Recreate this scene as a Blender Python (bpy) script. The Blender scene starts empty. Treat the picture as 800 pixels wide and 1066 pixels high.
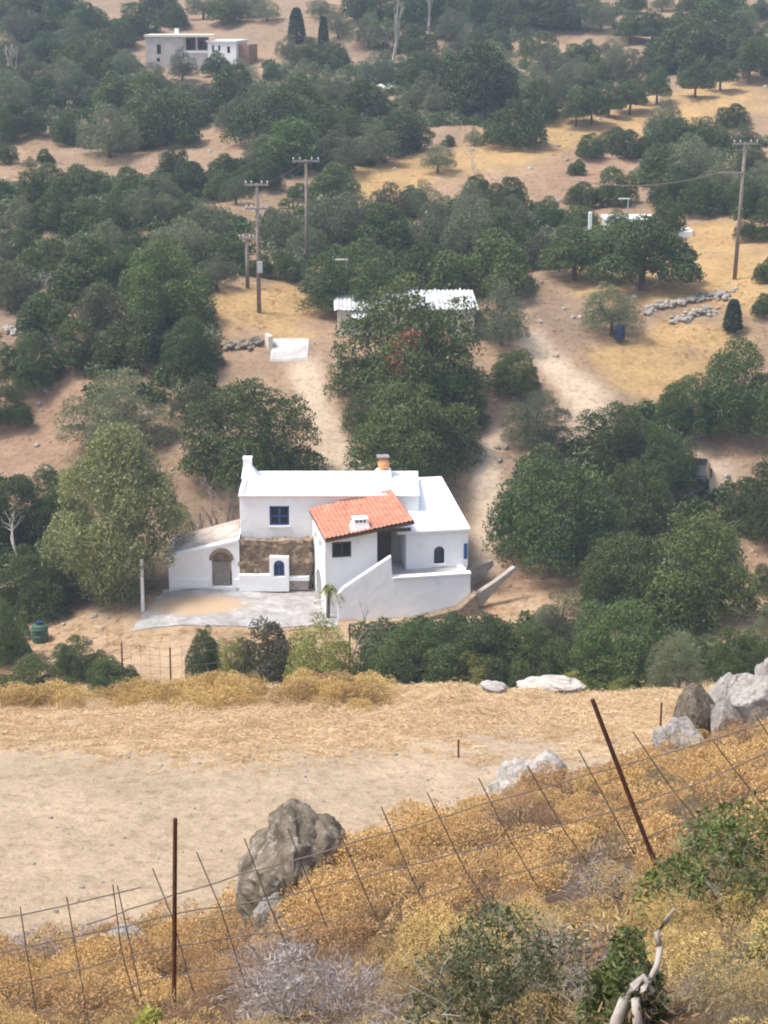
import bpy, bmesh, math, random
import numpy as np
from mathutils import Vector, Matrix
from mathutils.geometry import tessellate_polygon

rng = np.random.default_rng(7)
random.seed(7)
C = bpy.data.collections.new("place")
sc = bpy.context.scene
sc.collection.children.link(C)
rad = math.radians

# ------------------------------------------------------------------ camera
F_PX = 1882.0                      # focal length in photo pixels (800 wide)
PITCH = rad(15.9)
CP, SP = math.cos(PITCH), math.sin(PITCH)
cam_d = bpy.data.cameras.new("camera")
cam = bpy.data.objects.new("camera", cam_d)
sc.collection.objects.link(cam)
cam.location = (0, 0, 0)
cam.rotation_euler = (math.pi / 2 - PITCH, 0, 0)
cam_d.sensor_fit = 'HORIZONTAL'
cam_d.sensor_width = 36.0
cam_d.lens = 36.0 * F_PX / 800.0
cam_d.clip_start = 0.1
cam_d.clip_end = 5000
sc.camera = cam


def ray(px, py):
    a = (px - 400.0) / F_PX
    b = (533.0 - py) / F_PX
    return np.array([a, CP + b * SP, -SP + b * CP])


def P(px, py, Y):
    d = ray(px, py)
    return d * (Y / d[1])


def proj(x, y, z):
    d = y * CP - z * SP
    d = np.maximum(d, 0.5)
    return 400 + F_PX * x / d, 533 - F_PX * (y * SP + z * CP) / d


# ------------------------------------------------------------------ noise
def _hash(ix, iy, s):
    h = (ix.astype(np.int64) * 374761393 + iy.astype(np.int64) * 668265263 + s * 974711) & 0x7fffffff
    h = (h ^ (h >> 13)) * 1274126177 & 0x7fffffff
    return ((h ^ (h >> 16)) & 0xffff) / 65535.0


def vnoise(x, y, s=0):
    x = np.asarray(x, float); y = np.asarray(y, float)
    ix, iy = np.floor(x), np.floor(y)
    fx, fy = x - ix, y - iy
    fx = fx * fx * (3 - 2 * fx); fy = fy * fy * (3 - 2 * fy)
    a = _hash(ix, iy, s); b = _hash(ix + 1, iy, s)
    c = _hash(ix, iy + 1, s); d = _hash(ix + 1, iy + 1, s)
    return (a * (1 - fx) + b * fx) * (1 - fy) + (c * (1 - fx) + d * fx) * fy - 0.5


def fbm(x, y, s=0, o=4):
    t = 0; a = 1.0
    for k in range(o):
        t = t + a * vnoise(x, y, s + k * 17)
        x = np.asarray(x) * 2.03 + 3.1; y = np.asarray(y) * 2.03 + 1.7; a *= .5
    return t


# ------------------------------------------------------------------ terrain profile
COLS = np.array([-600, 0, 200, 400, 600, 800, 1400], float)
ROWS = [  # Y, then photo row of the ground at each column
    (3,   1650, 1600, 1600, 1560, 1520, 1480, 1450),
    (6,   1340, 1330, 1290, 1230, 1160, 1110, 1080),
    (9,   1180, 1165, 1150, 1085, 1020, 965, 900),
    (12,  1090, 1080, 1064, 968, 935, 880, 800),
    (15,  1030, 1012, 990, 898, 862, 812, 720),
    (18,  1010, 994, 972, 882, 820, 776, 690),
    (22,  1010, 1003, 985, 900, 824, 760, 670),
    (26,  1020, 1012, 1010, 950, 835, 752, 670),
    (30,  1025, 1022, 1020, 1005, 890, 765, 680),
    (36,  905, 905, 905, 905, 895, 780, 690),
    (42,  815, 815, 815, 815, 812, 775, 690),
    (47,  761, 761, 759, 757, 756, 752, 690),
    (51,  733, 732, 724, 718, 718, 720, 690),
    (53,  738, 735, 722, 716, 716, 718, 690),
    (58,  790, 785, 770, 755, 752, 740, 690),
    (66,  800, 795, 775, 768, 760, 735, 690),
    (73,  760, 752, 730, 732, 725, 705, 670),
    (78,  720, 710, 692, 694, 690, 680, 660),
    (83,  690, 675, 651, 655, 650, 650, 640),
    (88,  660, 640, 614, 618, 612, 622, 620),
    (92,  610, 598, 588, 590, 570, 590, 600),
    (96,  560, 548, 538, 540, 530, 550, 560),
    (100, 500, 495, 474, 474, 482, 505, 520),
    (104, 455, 452, 430, 430, 440, 462, 480),
    (109, 410, 400, 376, 376, 390, 410, 420),
    (115, 360, 350, 326, 340, 345, 340, 340),
    (121, 320, 312, 292, 312, 310, 288, 280),
    (130, 275, 268, 260, 268, 266, 254, 250),
    (150, 208, 204, 200, 202, 198, 196, 190),
    (180, 124, 128, 128, 122, 118, 122, 118),
    (215, 66, 68, 70, 64, 60, 56, 52),
    (260, 2, 2, 4, 0, -4, -8, -10),
    (320, -66, -66, -66, -70, -74, -76, -80),
    (420, -130, -130, -130, -134, -136, -136, -140),
    (480, -20, -20, -20, -20, -20, -20, -20),
]
_ry = np.array([r[0] for r in ROWS], float)
_rz = np.array([[P(400, py, r[0])[2] for py in r[1:]] for r in ROWS])
FY = np.concatenate([np.arange(0, 60, .25), np.arange(60, 140, .4), np.arange(140, 480.1, 1.5)])
_ryy = np.concatenate([[0.0], _ry])
_rzz = np.vstack([np.full(len(COLS), -1.75), _rz])
FZ = np.stack([np.interp(FY, _ryy, _rzz[:, k]) for k in range(len(COLS))], 1)
# soften the corners of the profile
for _ in range(7):
    FZ[1:-1] = .25 * FZ[:-2] + .5 * FZ[1:-1] + .25 * FZ[2:]


def H0(x, y):
    x = np.asarray(x, float); y = np.asarray(y, float)
    yc = np.clip(y, 0, 480)
    i = np.clip(np.searchsorted(FY, yc) - 1, 0, len(FY) - 2)
    t = (yc - FY[i]) / (FY[i + 1] - FY[i])
    zc = FZ[i] * (1 - t)[..., None] + FZ[i + 1] * t[..., None]
    z = zc[..., 3]
    for _ in range(3):
        d = np.maximum(yc * CP - z * SP, 3.0)
        u = 400 + F_PX * x / d
        u = np.clip(u, COLS[0], COLS[-1] - .01)
        k = np.clip(np.searchsorted(COLS, u) - 1, 0, len(COLS) - 2)
        w = (u - COLS[k]) / (COLS[k + 1] - COLS[k])
        w = w * w * (3 - 2 * w) * .5 + w * .5
        z = np.take_along_axis(zc, k[..., None], -1)[..., 0] * (1 - w) + np.take_along_axis(zc, (k + 1)[..., None], -1)[..., 0] * w
    return z


def sstep(a, b, v):
    t = np.clip((v - a) / (b - a), 0, 1)
    return t * t * (3 - 2 * t)


def H(x, y):
    x = np.atleast_1d(np.asarray(x, float)); y = np.atleast_1d(np.asarray(y, float))
    z = H0(x, y)
    # relief: lumpy foreground, flat field, terraces and gullies on the far hill
    fg = 1 - sstep(24, 30, y)
    hill = sstep(93, 108, y)
    z = z + sstep(46, 50, y) * (1 - sstep(52, 56, y)) * .45 * fbm(x * .45, y * .3, 77, 3)
    z = z + fg * sstep(2, 6, y) * (.22 * fbm(x * .9, y * .9, 3) + .05 * fbm(x * 4, y * 4, 9))
    z = z + (1 - fg) * (1 - hill) * .07 * fbm(x * .5, y * .5, 5)
    far = sstep(120, 190, y)
    z = z + hill * (.75 * fbm(x * .09, y * .09, 11) + .28 * fbm(x * .4, y * .4, 12)) + far * 2.0 * fbm(x * .035, y * .05, 14)
    # small terrace steps
    st = (y + x * .25 + 5 * vnoise(x * .05, y * .05, 21)) / 8.0
    z = z + hill * sstep(108, 130, y) * .55 * (sstep(.35, .65, st - np.floor(st)) - (st - np.floor(st)))
    return z


def hz(x, y):
    return float(H(x, y)[0])


def hit(px, py, ymin=56.0, ymax=450.0):
    ys = np.arange(ymin, ymax, .12)
    d = ray(px, py)
    x = ys * d[0] / d[1]; z = ys * d[2] / d[1]
    g = H(x, ys)
    k = np.nonzero(z <= g)[0]
    i = k[0] if len(k) else len(ys) - 1
    return Vector((x[i], ys[i], g[i]))


def depth(p):
    return p[1] * CP - p[2] * SP


def mpp(p):
    return depth(p) / F_PX


# ------------------------------------------------------------------ object helpers
def mesh_np(name, verts, nper, mat=None):
    """verts (n*nper,3): separate n-gons with nper corners"""
    verts = np.ascontiguousarray(verts.reshape(-1, 3), np.float32)
    nv = len(verts); nf = nv // nper
    me = bpy.data.meshes.new(name)
    me.vertices.add(nv); me.vertices.foreach_set('co', verts.ravel())
    me.loops.add(nv); me.loops.foreach_set('vertex_index', np.arange(nv, dtype=np.int32))
    me.polygons.add(nf)
    me.polygons.foreach_set('loop_start', np.arange(0, nv, nper, dtype=np.int32))
    me.update(calc_edges=True)
    if mat: me.materials.append(mat)
    return me


def mesh_grid(name, verts, faces, mat=None, smooth=True):
    me = bpy.data.meshes.new(name)
    verts = np.ascontiguousarray(verts, np.float32); faces = np.ascontiguousarray(faces, np.int32)
    me.vertices.add(len(verts)); me.vertices.foreach_set('co', verts.ravel())
    k = faces.shape[1]
    me.loops.add(faces.size); me.loops.foreach_set('vertex_index', faces.ravel())
    me.polygons.add(len(faces))
    me.polygons.foreach_set('loop_start', np.arange(0, faces.size, k, dtype=np.int32))
    if smooth: me.polygons.foreach_set('use_smooth', np.ones(len(faces), bool))
    me.update(calc_edges=True)
    if mat: me.materials.append(mat)
    return me


def link(name, me, parent=None):
    o = bpy.data.objects.new(name, me)
    C.objects.link(o)
    if parent is not None:
        o.parent = parent
    return o


def tag(o, label=None, cat=None, group=None, kind=None):
    if label: o['label'] = label
    if cat: o['category'] = cat
    if group: o['group'] = group
    if kind: o['kind'] = kind
    return o


def empty(name, loc, label, cat, group=None, rz=0.0):
    o = bpy.data.objects.new(name, None)
    C.objects.link(o)
    o.empty_display_size = .3
    o.location = loc; o.rotation_euler = (0, 0, rz)
    return tag(o, label, cat, group)


class MB:
    """collects shapes in world space, builds one mesh object"""
    def __init__(s): s.v = []; s.f = []

    def add(s, vs, fs):
        n = len(s.v)
        s.v += [tuple(map(float, v)) for v in vs]
        s.f += [tuple(i + n for i in f) for f in fs]
        return s

    def hexa(s, b, t):   # 4 bottom + 4 top corners, same winding
        return s.add(list(b) + list(t), [(3, 2, 1, 0), (4, 5, 6, 7), (0, 1, 5, 4), (1, 2, 6, 5), (2, 3, 7, 6), (3, 0, 4, 7)])

    def box(s, c, size, rz=0.0):
        x, y, z = [k / 2 for k in size]
        ca, sa = math.cos(rz), math.sin(rz)
        pts = [(-x, -y), (x, -y), (x, y), (-x, y)]
        q = [(c[0] + a * ca - b * sa, c[1] + a * sa + b * ca) for a, b in pts]
        return s.hexa([(a, b, c[2] - z) for a, b in q], [(a, b, c[2] + z) for a, b in q])

    def tube(s, pts, radii, n=6):
        pts = [np.array(p, float) for p in pts]
        if not hasattr(radii, '__len__'): radii = [radii] * len(pts)
        vs = []; fs = []
        for i, p in enumerate(pts):
            d = pts[min(i + 1, len(pts) - 1)] - pts[max(i - 1, 0)]
            d = d / (np.linalg.norm(d) + 1e-9)
            a = np.cross(d, [0, 0, 1.0]) if abs(d[2]) < .9 else np.cross(d, [1.0, 0, 0])
            a /= np.linalg.norm(a); b = np.cross(d, a)
            for k in range(n):
                th = 2 * math.pi * k / n
                vs.append(p + radii[i] * (math.cos(th) * a + math.sin(th) * b))
        for i in range(len(pts) - 1):
            for k in range(n):
                fs.append((i * n + k, i * n + (k + 1) % n, (i + 1) * n + (k + 1) % n, (i + 1) * n + k))
        fs.append(tuple(range(n))[::-1]); fs.append(tuple((len(pts) - 1) * n + k for k in range(n)))
        return s.add(vs, fs)

    def lathe(s, c, prof, n=16):
        vs = []; fs = []
        for r, z in prof:
            for k in range(n):
                th = 2 * math.pi * k / n
                vs.append((c[0] + r * math.cos(th), c[1] + r * math.sin(th), c[2] + z))
        for i in range(len(prof) - 1):
            for k in range(n):
                fs.append((i * n + k, i * n + (k + 1) % n, (i + 1) * n + (k + 1) % n, (i + 1) * n + k))
        fs.append(tuple(range(n))[::-1]); fs.append(tuple((len(prof) - 1) * n + k for k in range(n)))
        return s.add(vs, fs)

    def prism(s, loops, pl, t, off=0.0):
        """loops of (u,z) on plane pl, from 'off' behind the plane, thickness t (away from viewer)"""
        flat = [p for L in loops for p in L]
        tris = tessellate_polygon([[Vector((u, z, 0)) for u, z in L] for L in loops])
        front = [pl.pt(u, z, off) for u, z in flat]
        back = [pl.pt(u, z, off + t) for u, z in flat]
        n = len(flat); fs = []
        for a, b, c in tris:
            fs.append((a, b, c)); fs.append((c + n, b + n, a + n))
        k = 0
        for L in loops:
            m = len(L)
            for i in range(m):
                a, b = k + i, k + (i + 1) % m
                fs.append((a, b, b + n, a + n))
            k += m
        return s.add(front + back, fs)

    def build(s, name, mat, parent=None, bevel=0.0, smooth=False):
        me = bpy.data.meshes.new(name)
        v = s.v
        if parent is not None:
            Mw = parent.matrix_basis.copy(); q = parent.parent
            while q is not None:
                Mw = q.matrix_basis @ Mw; q = q.parent
            Mi_ = Mw.inverted()
            v = [tuple(Mi_ @ Vector(p)) for p in v]
        me.from_pydata(v, [], s.f)
        bm = bmesh.new(); bm.from_mesh(me)
        bmesh.ops.recalc_face_normals(bm, faces=bm.faces)
        if smooth:
            for f in bm.faces: f.smooth = True
        bm.to_mesh(me); bm.free()
        if mat: me.materials.append(mat)
        o = link(name, me, parent)
        if bevel:
            m = o.modifiers.new('bevel', 'BEVEL'); m.width = bevel; m.segments = 2; m.limit_method = 'ANGLE'; m.angle_limit = rad(40)
        return o


class Plane:
    """vertical plane through A, turned by a; u runs right, back is away from the viewer"""
    def __init__(s, A, a):
        s.A = np.array([A[0], A[1]]); s.a = a
        s.u = np.array([math.cos(a), math.sin(a)]); s.n = np.array([-math.sin(a), math.cos(a)])

    def px(s, px, py, off=0.0):
        d = ray(px, py)
        t = (s.A @ s.n + off) / (d[:2] @ s.n)
        p = d * t
        return (float((p[:2] - s.A) @ s.u), float(p[2]))

    def pt(s, u, z, off=0.0):
        q = s.A + s.u * u + s.n * off
        return (q[0], q[1], z)


# ------------------------------------------------------------------ materials
def newmat(name):
    m = bpy.data.materials.new(name); m.use_nodes = True
    nt = m.node_tree
    return m, nt, nt.nodes['Principled BSDF'], nt.nodes['Material Output']


def N(nt, t, **kw):
    n = nt.nodes.new(t)
    for k, v in kw.items():
        if k in n.inputs.keys() if hasattr(n.inputs, 'keys') else False:
            n.inputs[k].default_value = v
        else:
            setattr(n, k, v)
    return n


def ramp(nt, fac, stops):
    r = nt.nodes.new('ShaderNodeValToRGB')
    e = r.color_ramp.elements
    while len(e) < len(stops): e.new(.5)
    for el, (p, c) in zip(e, stops):
        el.position = p; el.color = (*c, 1)
    nt.links.new(fac, r.inputs[0])
    return r.outputs[0]


def mixc(nt, fac, a, b, mode='MIX'):
    m = nt.nodes.new('ShaderNodeMix'); m.data_type = 'RGBA'; m.blend_type = mode
    for s, v in ((m.inputs[0], fac), (m.inputs[6], a), (m.inputs[7], b)):
        if isinstance(v, (int, float)): s.default_value = v
        elif isinstance(v, tuple): s.default_value = (*v, 1)
        else: nt.links.new(v, s)
    return m.outputs[2]


def noise(nt, scale, detail=4, rough=.55, coord='Object', dist=0.0):
    tc = nt.nodes.new('ShaderNodeTexCoord')
    n = nt.nodes.new('ShaderNodeTexNoise')
    n.inputs['Scale'].default_value = scale; n.inputs['Detail'].default_value = detail
    n.inputs['Roughness'].default_value = rough; n.inputs['Distortion'].default_value = dist
    nt.links.new(tc.outputs[coord], n.inputs['Vector'])
    return n.outputs['Fac']


def bump(nt, bsdf, h, dist, strength=1.0):
    b = nt.nodes.new('ShaderNodeBump'); b.inputs['Distance'].default_value = dist; b.inputs['Strength'].default_value = strength
    nt.links.new(h, b.inputs['Height']); nt.links.new(b.outputs[0], bsdf.inputs['Normal'])


def mottled(name, cols, scale, rough=.85, bump_d=.01, bscale=None, spec=.3, metallic=0):
    m, nt, b, o = newmat(name)
    f = noise(nt, scale, 5, .62)
    n = len(cols)
    stops = [(.3 + .4 * i / max(1, n - 1), c) for i, c in enumerate(cols)]
    nt.links.new(ramp(nt, f, stops), b.inputs['Base Color'])
    b.inputs['Roughness'].default_value = rough
    b.inputs['Specular IOR Level'].default_value = spec
    b.inputs['Metallic'].default_value = metallic
    if bump_d: bump(nt, b, noise(nt, bscale or scale * 4, 5, .6), bump_d)
    return m


def leafmat(name, a, b_, trans=.25, obj_var=.5, tint=None):
    """leaf colours vary leaf by leaf and tree by tree"""
    m, nt, b, o = newmat(name)
    g = nt.nodes.new('ShaderNodeNewGeometry')
    oi = nt.nodes.new('ShaderNodeObjectInfo')
    col = mixc(nt, g.outputs['Random Per Island'], a, b_)
    if tint:                                  # each plant of the cover has a tone of its own
        at = nt.nodes.new('ShaderNodeAttribute'); at.attribute_name = 'tint'
        col = mixc(nt, ramp(nt, at.outputs['Fac'], [(.25, (.0, 0, 0)), (.95, (.85, .85, .85))]), col, tint)
    hs = nt.nodes.new('ShaderNodeHueSaturation')
    mr = nt.nodes.new('ShaderNodeMapRange'); mr.inputs[3].default_value = 1 - obj_var * .5; mr.inputs[4].default_value = 1 + obj_var * .5
    nt.links.new(oi.outputs['Random'], mr.inputs[0]); nt.links.new(mr.outputs[0], hs.inputs['Value'])
    mh = nt.nodes.new('ShaderNodeMapRange'); mh.inputs[3].default_value = .485; mh.inputs[4].default_value = .515
    mm = nt.nodes.new('ShaderNodeMath'); mm.operation = 'FRACT'
    mu = nt.nodes.new('ShaderNodeMath'); mu.operation = 'MULTIPLY'; mu.inputs[1].default_value = 7.31
    nt.links.new(oi.outputs['Random'], mu.inputs[0]); nt.links.new(mu.outputs[0], mm.inputs[0])
    nt.links.new(mm.outputs[0], mh.inputs[0]); nt.links.new(mh.outputs[0], hs.inputs['Hue'])
    nt.links.new(col, hs.inputs['Color'])
    nt.links.new(hs.outputs[0], b.inputs['Base Color'])
    b.inputs['Roughness'].default_value = .55; b.inputs['Specular IOR Level'].default_value = .3
    t = nt.nodes.new('ShaderNodeBsdfTranslucent'); nt.links.new(hs.outputs[0], t.inputs['Color'])
    mx = nt.nodes.new('ShaderNodeMixShader'); mx.inputs[0].default_value = trans
    nt.links.new(b.outputs[0], mx.inputs[1]); nt.links.new(t.outputs[0], mx.inputs[2])
    nt.links.new(mx.outputs[0], o.inputs['Surface'])
    return m


M = {}
M['leaf_dark'] = leafmat('leaf_dark', (.038, .057, .014), (.100, .132, .034))
M['leaf_mid'] = leafmat('leaf_mid', (.046, .074, .016), (.122, .160, .040))
M['leaf_fresh'] = leafmat('leaf_fresh', (.060, .095, .025), (.165, .205, .060))
M['leaf_olive'] = leafmat('leaf_olive', (.080, .095, .044), (.180, .198, .100))
M['leaf_yellow'] = leafmat('leaf_yellow', (.20, .22, .045), (.38, .38, .09))
M['leaf_feather'] = leafmat('leaf_feather', (.135, .160, .055), (.285, .310, .125), obj_var=0)
M['leaf_brown'] = leafmat('leaf_brown', (.062, .062, .030), (.12, .112, .055))
M['leaf_rust'] = leafmat('leaf_rust', (.22, .080, .038), (.36, .15, .07), obj_var=0)
M['leaf_cypress'] = leafmat('leaf_cypress', (.022, .045, .022), (.05, .075, .035))
M['twig_grey'] = leafmat('twig_grey', (.20, .175, .16), (.34, .30, .28), trans=.05)
M['bark'] = mottled('bark', [(.07, .05, .035), (.16, .12, .09)], 3, bump_d=.02)
M['bark_pale'] = mottled('bark_pale', [(.30, .26, .22), (.45, .40, .35)], 3, bump_d=.01)
M['scrub_gold'] = leafmat('scrub_gold', (.46, .315, .105), (.72, .52, .205), trans=.15, obj_var=0, tint=(.36, .235, .105))
M['scrub_rust'] = leafmat('scrub_rust', (.30, .18, .085), (.50, .34, .16), trans=.12, obj_var=0, tint=(.22, .14, .09))
M['scrub_olive'] = leafmat('scrub_olive', (.13, .125, .07), (.27, .24, .13), trans=.1, obj_var=0, tint=(.20, .15, .09))
M['scrub_grey'] = leafmat('scrub_grey', (.22, .19, .19), (.42, .37, .36), trans=.08, obj_var=0)
M['straw'] = leafmat('straw', (.56, .415, .215), (.78, .63, .385), trans=.15, obj_var=0, tint=(.50, .37, .18))
M['dry_grass'] = leafmat('dry_grass', (.40, .25, .11), (.62, .42, .21), trans=.15, obj_var=0)


def whitewash():
    m, nt, b, o = newmat('whitewash')
    f1 = noise(nt, .55, 5, .6); f2 = noise(nt, 2.6, 6, .65)
    c = ramp(nt, f1, [(.35, (.81, .815, .82)), (.6, (.86, .86, .855))])
    st = ramp(nt, f2, [(.56, (1, 1, 1)), (.78, (.87, .85, .82))])
    nt.links.new(mixc(nt, 1.0, c, st, 'MULTIPLY'), b.inputs['Base Color'])
    b.inputs['Roughness'].default_value = .9
    bump(nt, b, noise(nt, 3.0, 5, .6), .03)
    return m


M['white'] = whitewash()
M['stone'] = mottled('stone', [(.11, .075, .045), (.30, .22, .145), (.17, .12, .075), (.46, .37, .26)], 1.6, bump_d=.08)
M['far_wall'] = mottled('far_wall', [(.36, .33, .30), (.52, .48, .44)], 1.1, bump_d=.06)
M['far_white'] = mottled('far_white', [(.70, .69, .67), (.78, .78, .77)], 1.2, bump_d=.01)
M['brown_wall'] = mottled('brown_wall', [(.22, .12, .085), (.34, .20, .14)], 1.6, bump_d=.03)
M['cream_wall'] = mottled('cream_wall', [(.55, .49, .40), (.68, .62, .52)], 1.0, bump_d=.01)
M['concrete'] = mottled('concrete', [(.33, .31, .29), (.50, .48, .45)], .9, bump_d=.012)
M['mortar'] = mottled('mortar', [(.28, .24, .20), (.42, .38, .33)], 1.5, bump_d=.03)
M['earth_roof'] = mottled('earth_roof', [(.30, .23, .18), (.56, .50, .45)], 1.4, bump_d=.03)
M['blue'] = mottled('blue', [(.025, .075, .22), (.04, .11, .30)], 4, .6, .004)
M['dark_blue'] = mottled('dark_blue', [(.012, .025, .06), (.02, .04, .09)], 4, .6, .004)
M['glass'] = mottled('glass', [(.012, .015, .02), (.03, .035, .04)], 3, .12, 0, spec=.5)
M['wood_dark'] = mottled('wood_dark', [(.07, .04, .025), (.13, .08, .05)], 5, .7, .005)
M['wood_grey'] = mottled('wood_grey', [(.20, .17, .15), (.32, .28, .25)], 6, .8, .005)
M['pole_wood'] = mottled('pole_wood', [(.16, .125, .10), (.27, .215, .175)], 3, .85, .01)
M['metal_grey'] = mottled('metal_grey', [(.42, .43, .44), (.56, .57, .58)], 3, .5, 0, metallic=.3)
M['roof_sheet'] = mottled('roof_sheet', [(.34, .31, .28), (.52, .52, .52), (.60, .61, .62), (.50, .51, .52)], .9, .5, 0)
M['clay'] = mottled('clay', [(.60, .25, .10), (.72, .34, .15)], 4, .7, .005)
M['rust'] = mottled('rust', [(.055, .022, .014), (.15, .058, .03)], 18, .85, .002)
M['wire'] = mottled('wire', [(.10, .075, .06), (.20, .15, .12)], 15, .7, 0)
M['green_plastic'] = mottled('green_plastic', [(.04, .085, .055), (.06, .115, .075)], 2, .5, 0)
M['car_paint'] = mottled('car_paint', [(.012, .013, .017), (.022, .023, .028)], 1, .25, 0, spec=.6)
M['rubber'] = mottled('rubber', [(.012, .012, .012), (.025, .025, .025)], 5, .8, 0)


def tilemat():
    m, nt, b, o = newmat('roof_tile')
    f = noise(nt, 2.2, 5, .65); f2 = noise(nt, 9, 3, .6)
    c = ramp(nt, f, [(.3, (.34, .135, .08)), (.5, (.48, .19, .115)), (.7, (.55, .27, .18))])
    c2 = ramp(nt, f2, [(.3, (.78, .76, .74)), (.6, (1, 1, 1))])
    nt.links.new(mixc(nt, 1.0, c, c2, 'MULTIPLY'), b.inputs['Base Color'])
    b.inputs['Roughness'].default_value = .85
    return m


M['tile'] = tilemat()


def rockmat(name, base, dark, lichen, amt=.5):
    m, nt, b, o = newmat(name)
    f = noise(nt, 2.4, 6, .65, dist=.6); f2 = noise(nt, 7, 6, .7); f3 = noise(nt, 3.1, 5, .7, dist=1.2)
    c = ramp(nt, f, [(.32, dark), (.5, base), (.7, tuple(min(1, k * 1.3) for k in base))])
    lm = ramp(nt, f2, [(.62 - amt * .12, (0, 0, 0)), (.70, (1, 1, 1))])
    c = mixc(nt, lm, c, lichen)
    dm = ramp(nt, f3, [(.30, (1, 1, 1)), (.42, (0, 0, 0))])
    c = mixc(nt, dm, c, dark)
    nt.links.new(c, b.inputs['Base Color'])
    b.inputs['Roughness'].default_value = .95
    b.inputs['Specular IOR Level'].default_value = .15
    bump(nt, b, noise(nt, 6, 8, .7), .10)
    return m


M['rock_brown'] = rockmat('rock_brown', (.23, .19, .14), (.075, .06, .045), (.50, .46, .40), .8)
M['rock_grey'] = rockmat('rock_grey', (.55, .50, .44), (.25, .22, .19), (.66, .62, .57), .5)
M['rubble'] = rockmat('rubble', (.36, .32, .275), (.14, .12, .10), (.50, .47, .43), .4)
M['rock_pale'] = rockmat('rock_pale', (.55, .505, .455), (.29, .265, .235), (.66, .63, .59), .5)


# ------------------------------------------------------------------ the ground
def inpoly(px, py, poly):
    px = np.asarray(px); py = np.asarray(py)
    r = np.zeros(px.shape, bool)
    n = len(poly)
    for i in range(n):
        x1, y1 = poly[i]; x2, y2 = poly[(i + 1) % n]
        if y1 == y2: continue
        c = ((y1 > py) != (y2 > py)) & (px < (x2 - x1) * (py - y1) / (y2 - y1) + x1)
        r ^= c
    return r


def tongue(poly, x, y, z, jit=9.0, seed=0):
    px, py = proj(x, y, z)
    j = jit
    px = px + j * 2 * fbm(x * .35, y * .35, 31 + seed, 3)
    py = py + j * .8 * fbm(x * .35, y * .35, 57 + seed, 3)
    return inpoly(px, py, poly)


PATHS = [
    [(296, 372), (332, 372), (345, 420), (372, 470), (384, 505), (332, 505), (326, 450), (304, 400)],
    [(528, 346), (556, 344), (600, 385), (640, 412), (600, 432), (575, 400)],
    [(600, 432), (640, 412), (640, 470), (590, 470)],
    [(494, 470), (520, 440), (522, 500), (520, 600), (494, 600)],
    [(716, 478), (760, 476), (756, 520), (712, 520)],
]
GOLD = [
    [(640, 232), (800, 222), (800, 330), (700, 312), (640, 322), (590, 300)],
    [(610, 372), (640, 356), (700, 330), (800, 350), (740, 400), (690, 420), (650, 410)],
    [(366, 176), (420, 160), (450, 190), (400, 215), (370, 205)],
    [(420, 170), (560, 120), (800, 78), (800, 110), (620, 150), (470, 190)],
    [(215, 300), (330, 290), (330, 350), (225, 350)],
]
REDDISH = [
    [(0, 440), (70, 380), (100, 400), (70, 470), (40, 500), (0, 520)],
    [(496, 600), (540, 575), (600, 590), (560, 640), (500, 640)],
    [(720, 440), (800, 430), (800, 480), (730, 480)],
    [(760, 560), (800, 560), (800, 650), (740, 640)],
    [(560, 170), (640, 150), (650, 220), (570, 235)],
]

gy = np.concatenate([np.arange(-14, 3, .8), np.arange(3, 27, .16), np.arange(27, 60, .3), np.arange(60, 130, .42),
                     np.arange(130, 330, 1.1), np.arange(330, 481, 6)])
tt = np.linspace(-1, 1, 281)
gx = (np.maximum(gy, 0) + 16)[:, None] * (.26 * tt + .9 * np.sign(tt) * np.abs(tt) ** 6)[None, :]
GX = gx; GY = np.repeat(gy[:, None], len(tt), 1)
GZ = H(GX.ravel(), GY.ravel()).reshape(GX.shape)
V = np.stack([GX, GY, GZ], -1).reshape(-1, 3)
nr, nc = GX.shape
ii = np.arange((nr - 1) * (nc - 1)); r_, c_ = ii // (nc - 1), ii % (nc - 1)
Fq = np.stack([r_ * nc + c_, r_ * nc + c_ + 1, (r_ + 1) * nc + c_ + 1, (r_ + 1) * nc + c_], 1)

vx, vy, vz = V.T
soil = np.tile(np.array([.295, .208, .138]), (len(V), 1))
n1 = fbm(vx * .12, vy * .12, 71)[:, None]
soil = soil * (1 + .18 * n1) + np.array([.03, .01, -.005]) * np.clip(n1, -.6, .6)
hillm = (vy > 56)
for k, pg in enumerate(GOLD):
    m = hillm & tongue(pg, vx, vy, vz, 16, k) & (fbm(vx * .25, vy * .25, 83) > -.55); soil[m] = (.42, .28, .13)
for k, pg in enumerate(REDDISH):
    m = hillm & tongue(pg, vx, vy, vz, 10, 10 + k); soil[m] = (.31, .205, .135)
pathm = np.zeros(len(V), bool)
for k, pg in enumerate(PATHS):
    m = hillm & tongue(pg, vx, vy, vz, 3, 20 + k); pathm |= m
soil[pathm] = (.53, .42, .31)
low = (vy > 56) & (vy < 87.5) & ~pathm
soil[low] = np.array([.44, .315, .20]) * (1 + .15 * n1[low])
fieldm = (vy >= 29) & (vy <= 54)
soil[fieldm] = (.45, .348, .24)
sw = sstep(43.5, 47.5, vy + 3.0 * fbm(vx * .3, vy * .3, 44)) * (vy < 56)
soil = soil * (1 - sw[:, None]) + np.array([.50, .365, .22]) * sw[:, None]
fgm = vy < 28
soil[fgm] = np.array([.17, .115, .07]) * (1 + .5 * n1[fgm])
# blur class borders a little across the grid
S = soil.reshape(nr, nc, 3)
for _ in range(4):
    S[1:-1] = .25 * S[:-2] + .5 * S[1:-1] + .25 * S[2:]
    S[:, 1:-1] = .25 * S[:, :-2] + .5 * S[:, 1:-1] + .25 * S[:, 2:]
soil = np.clip(S.reshape(-1, 3), .02, .9)


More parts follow.
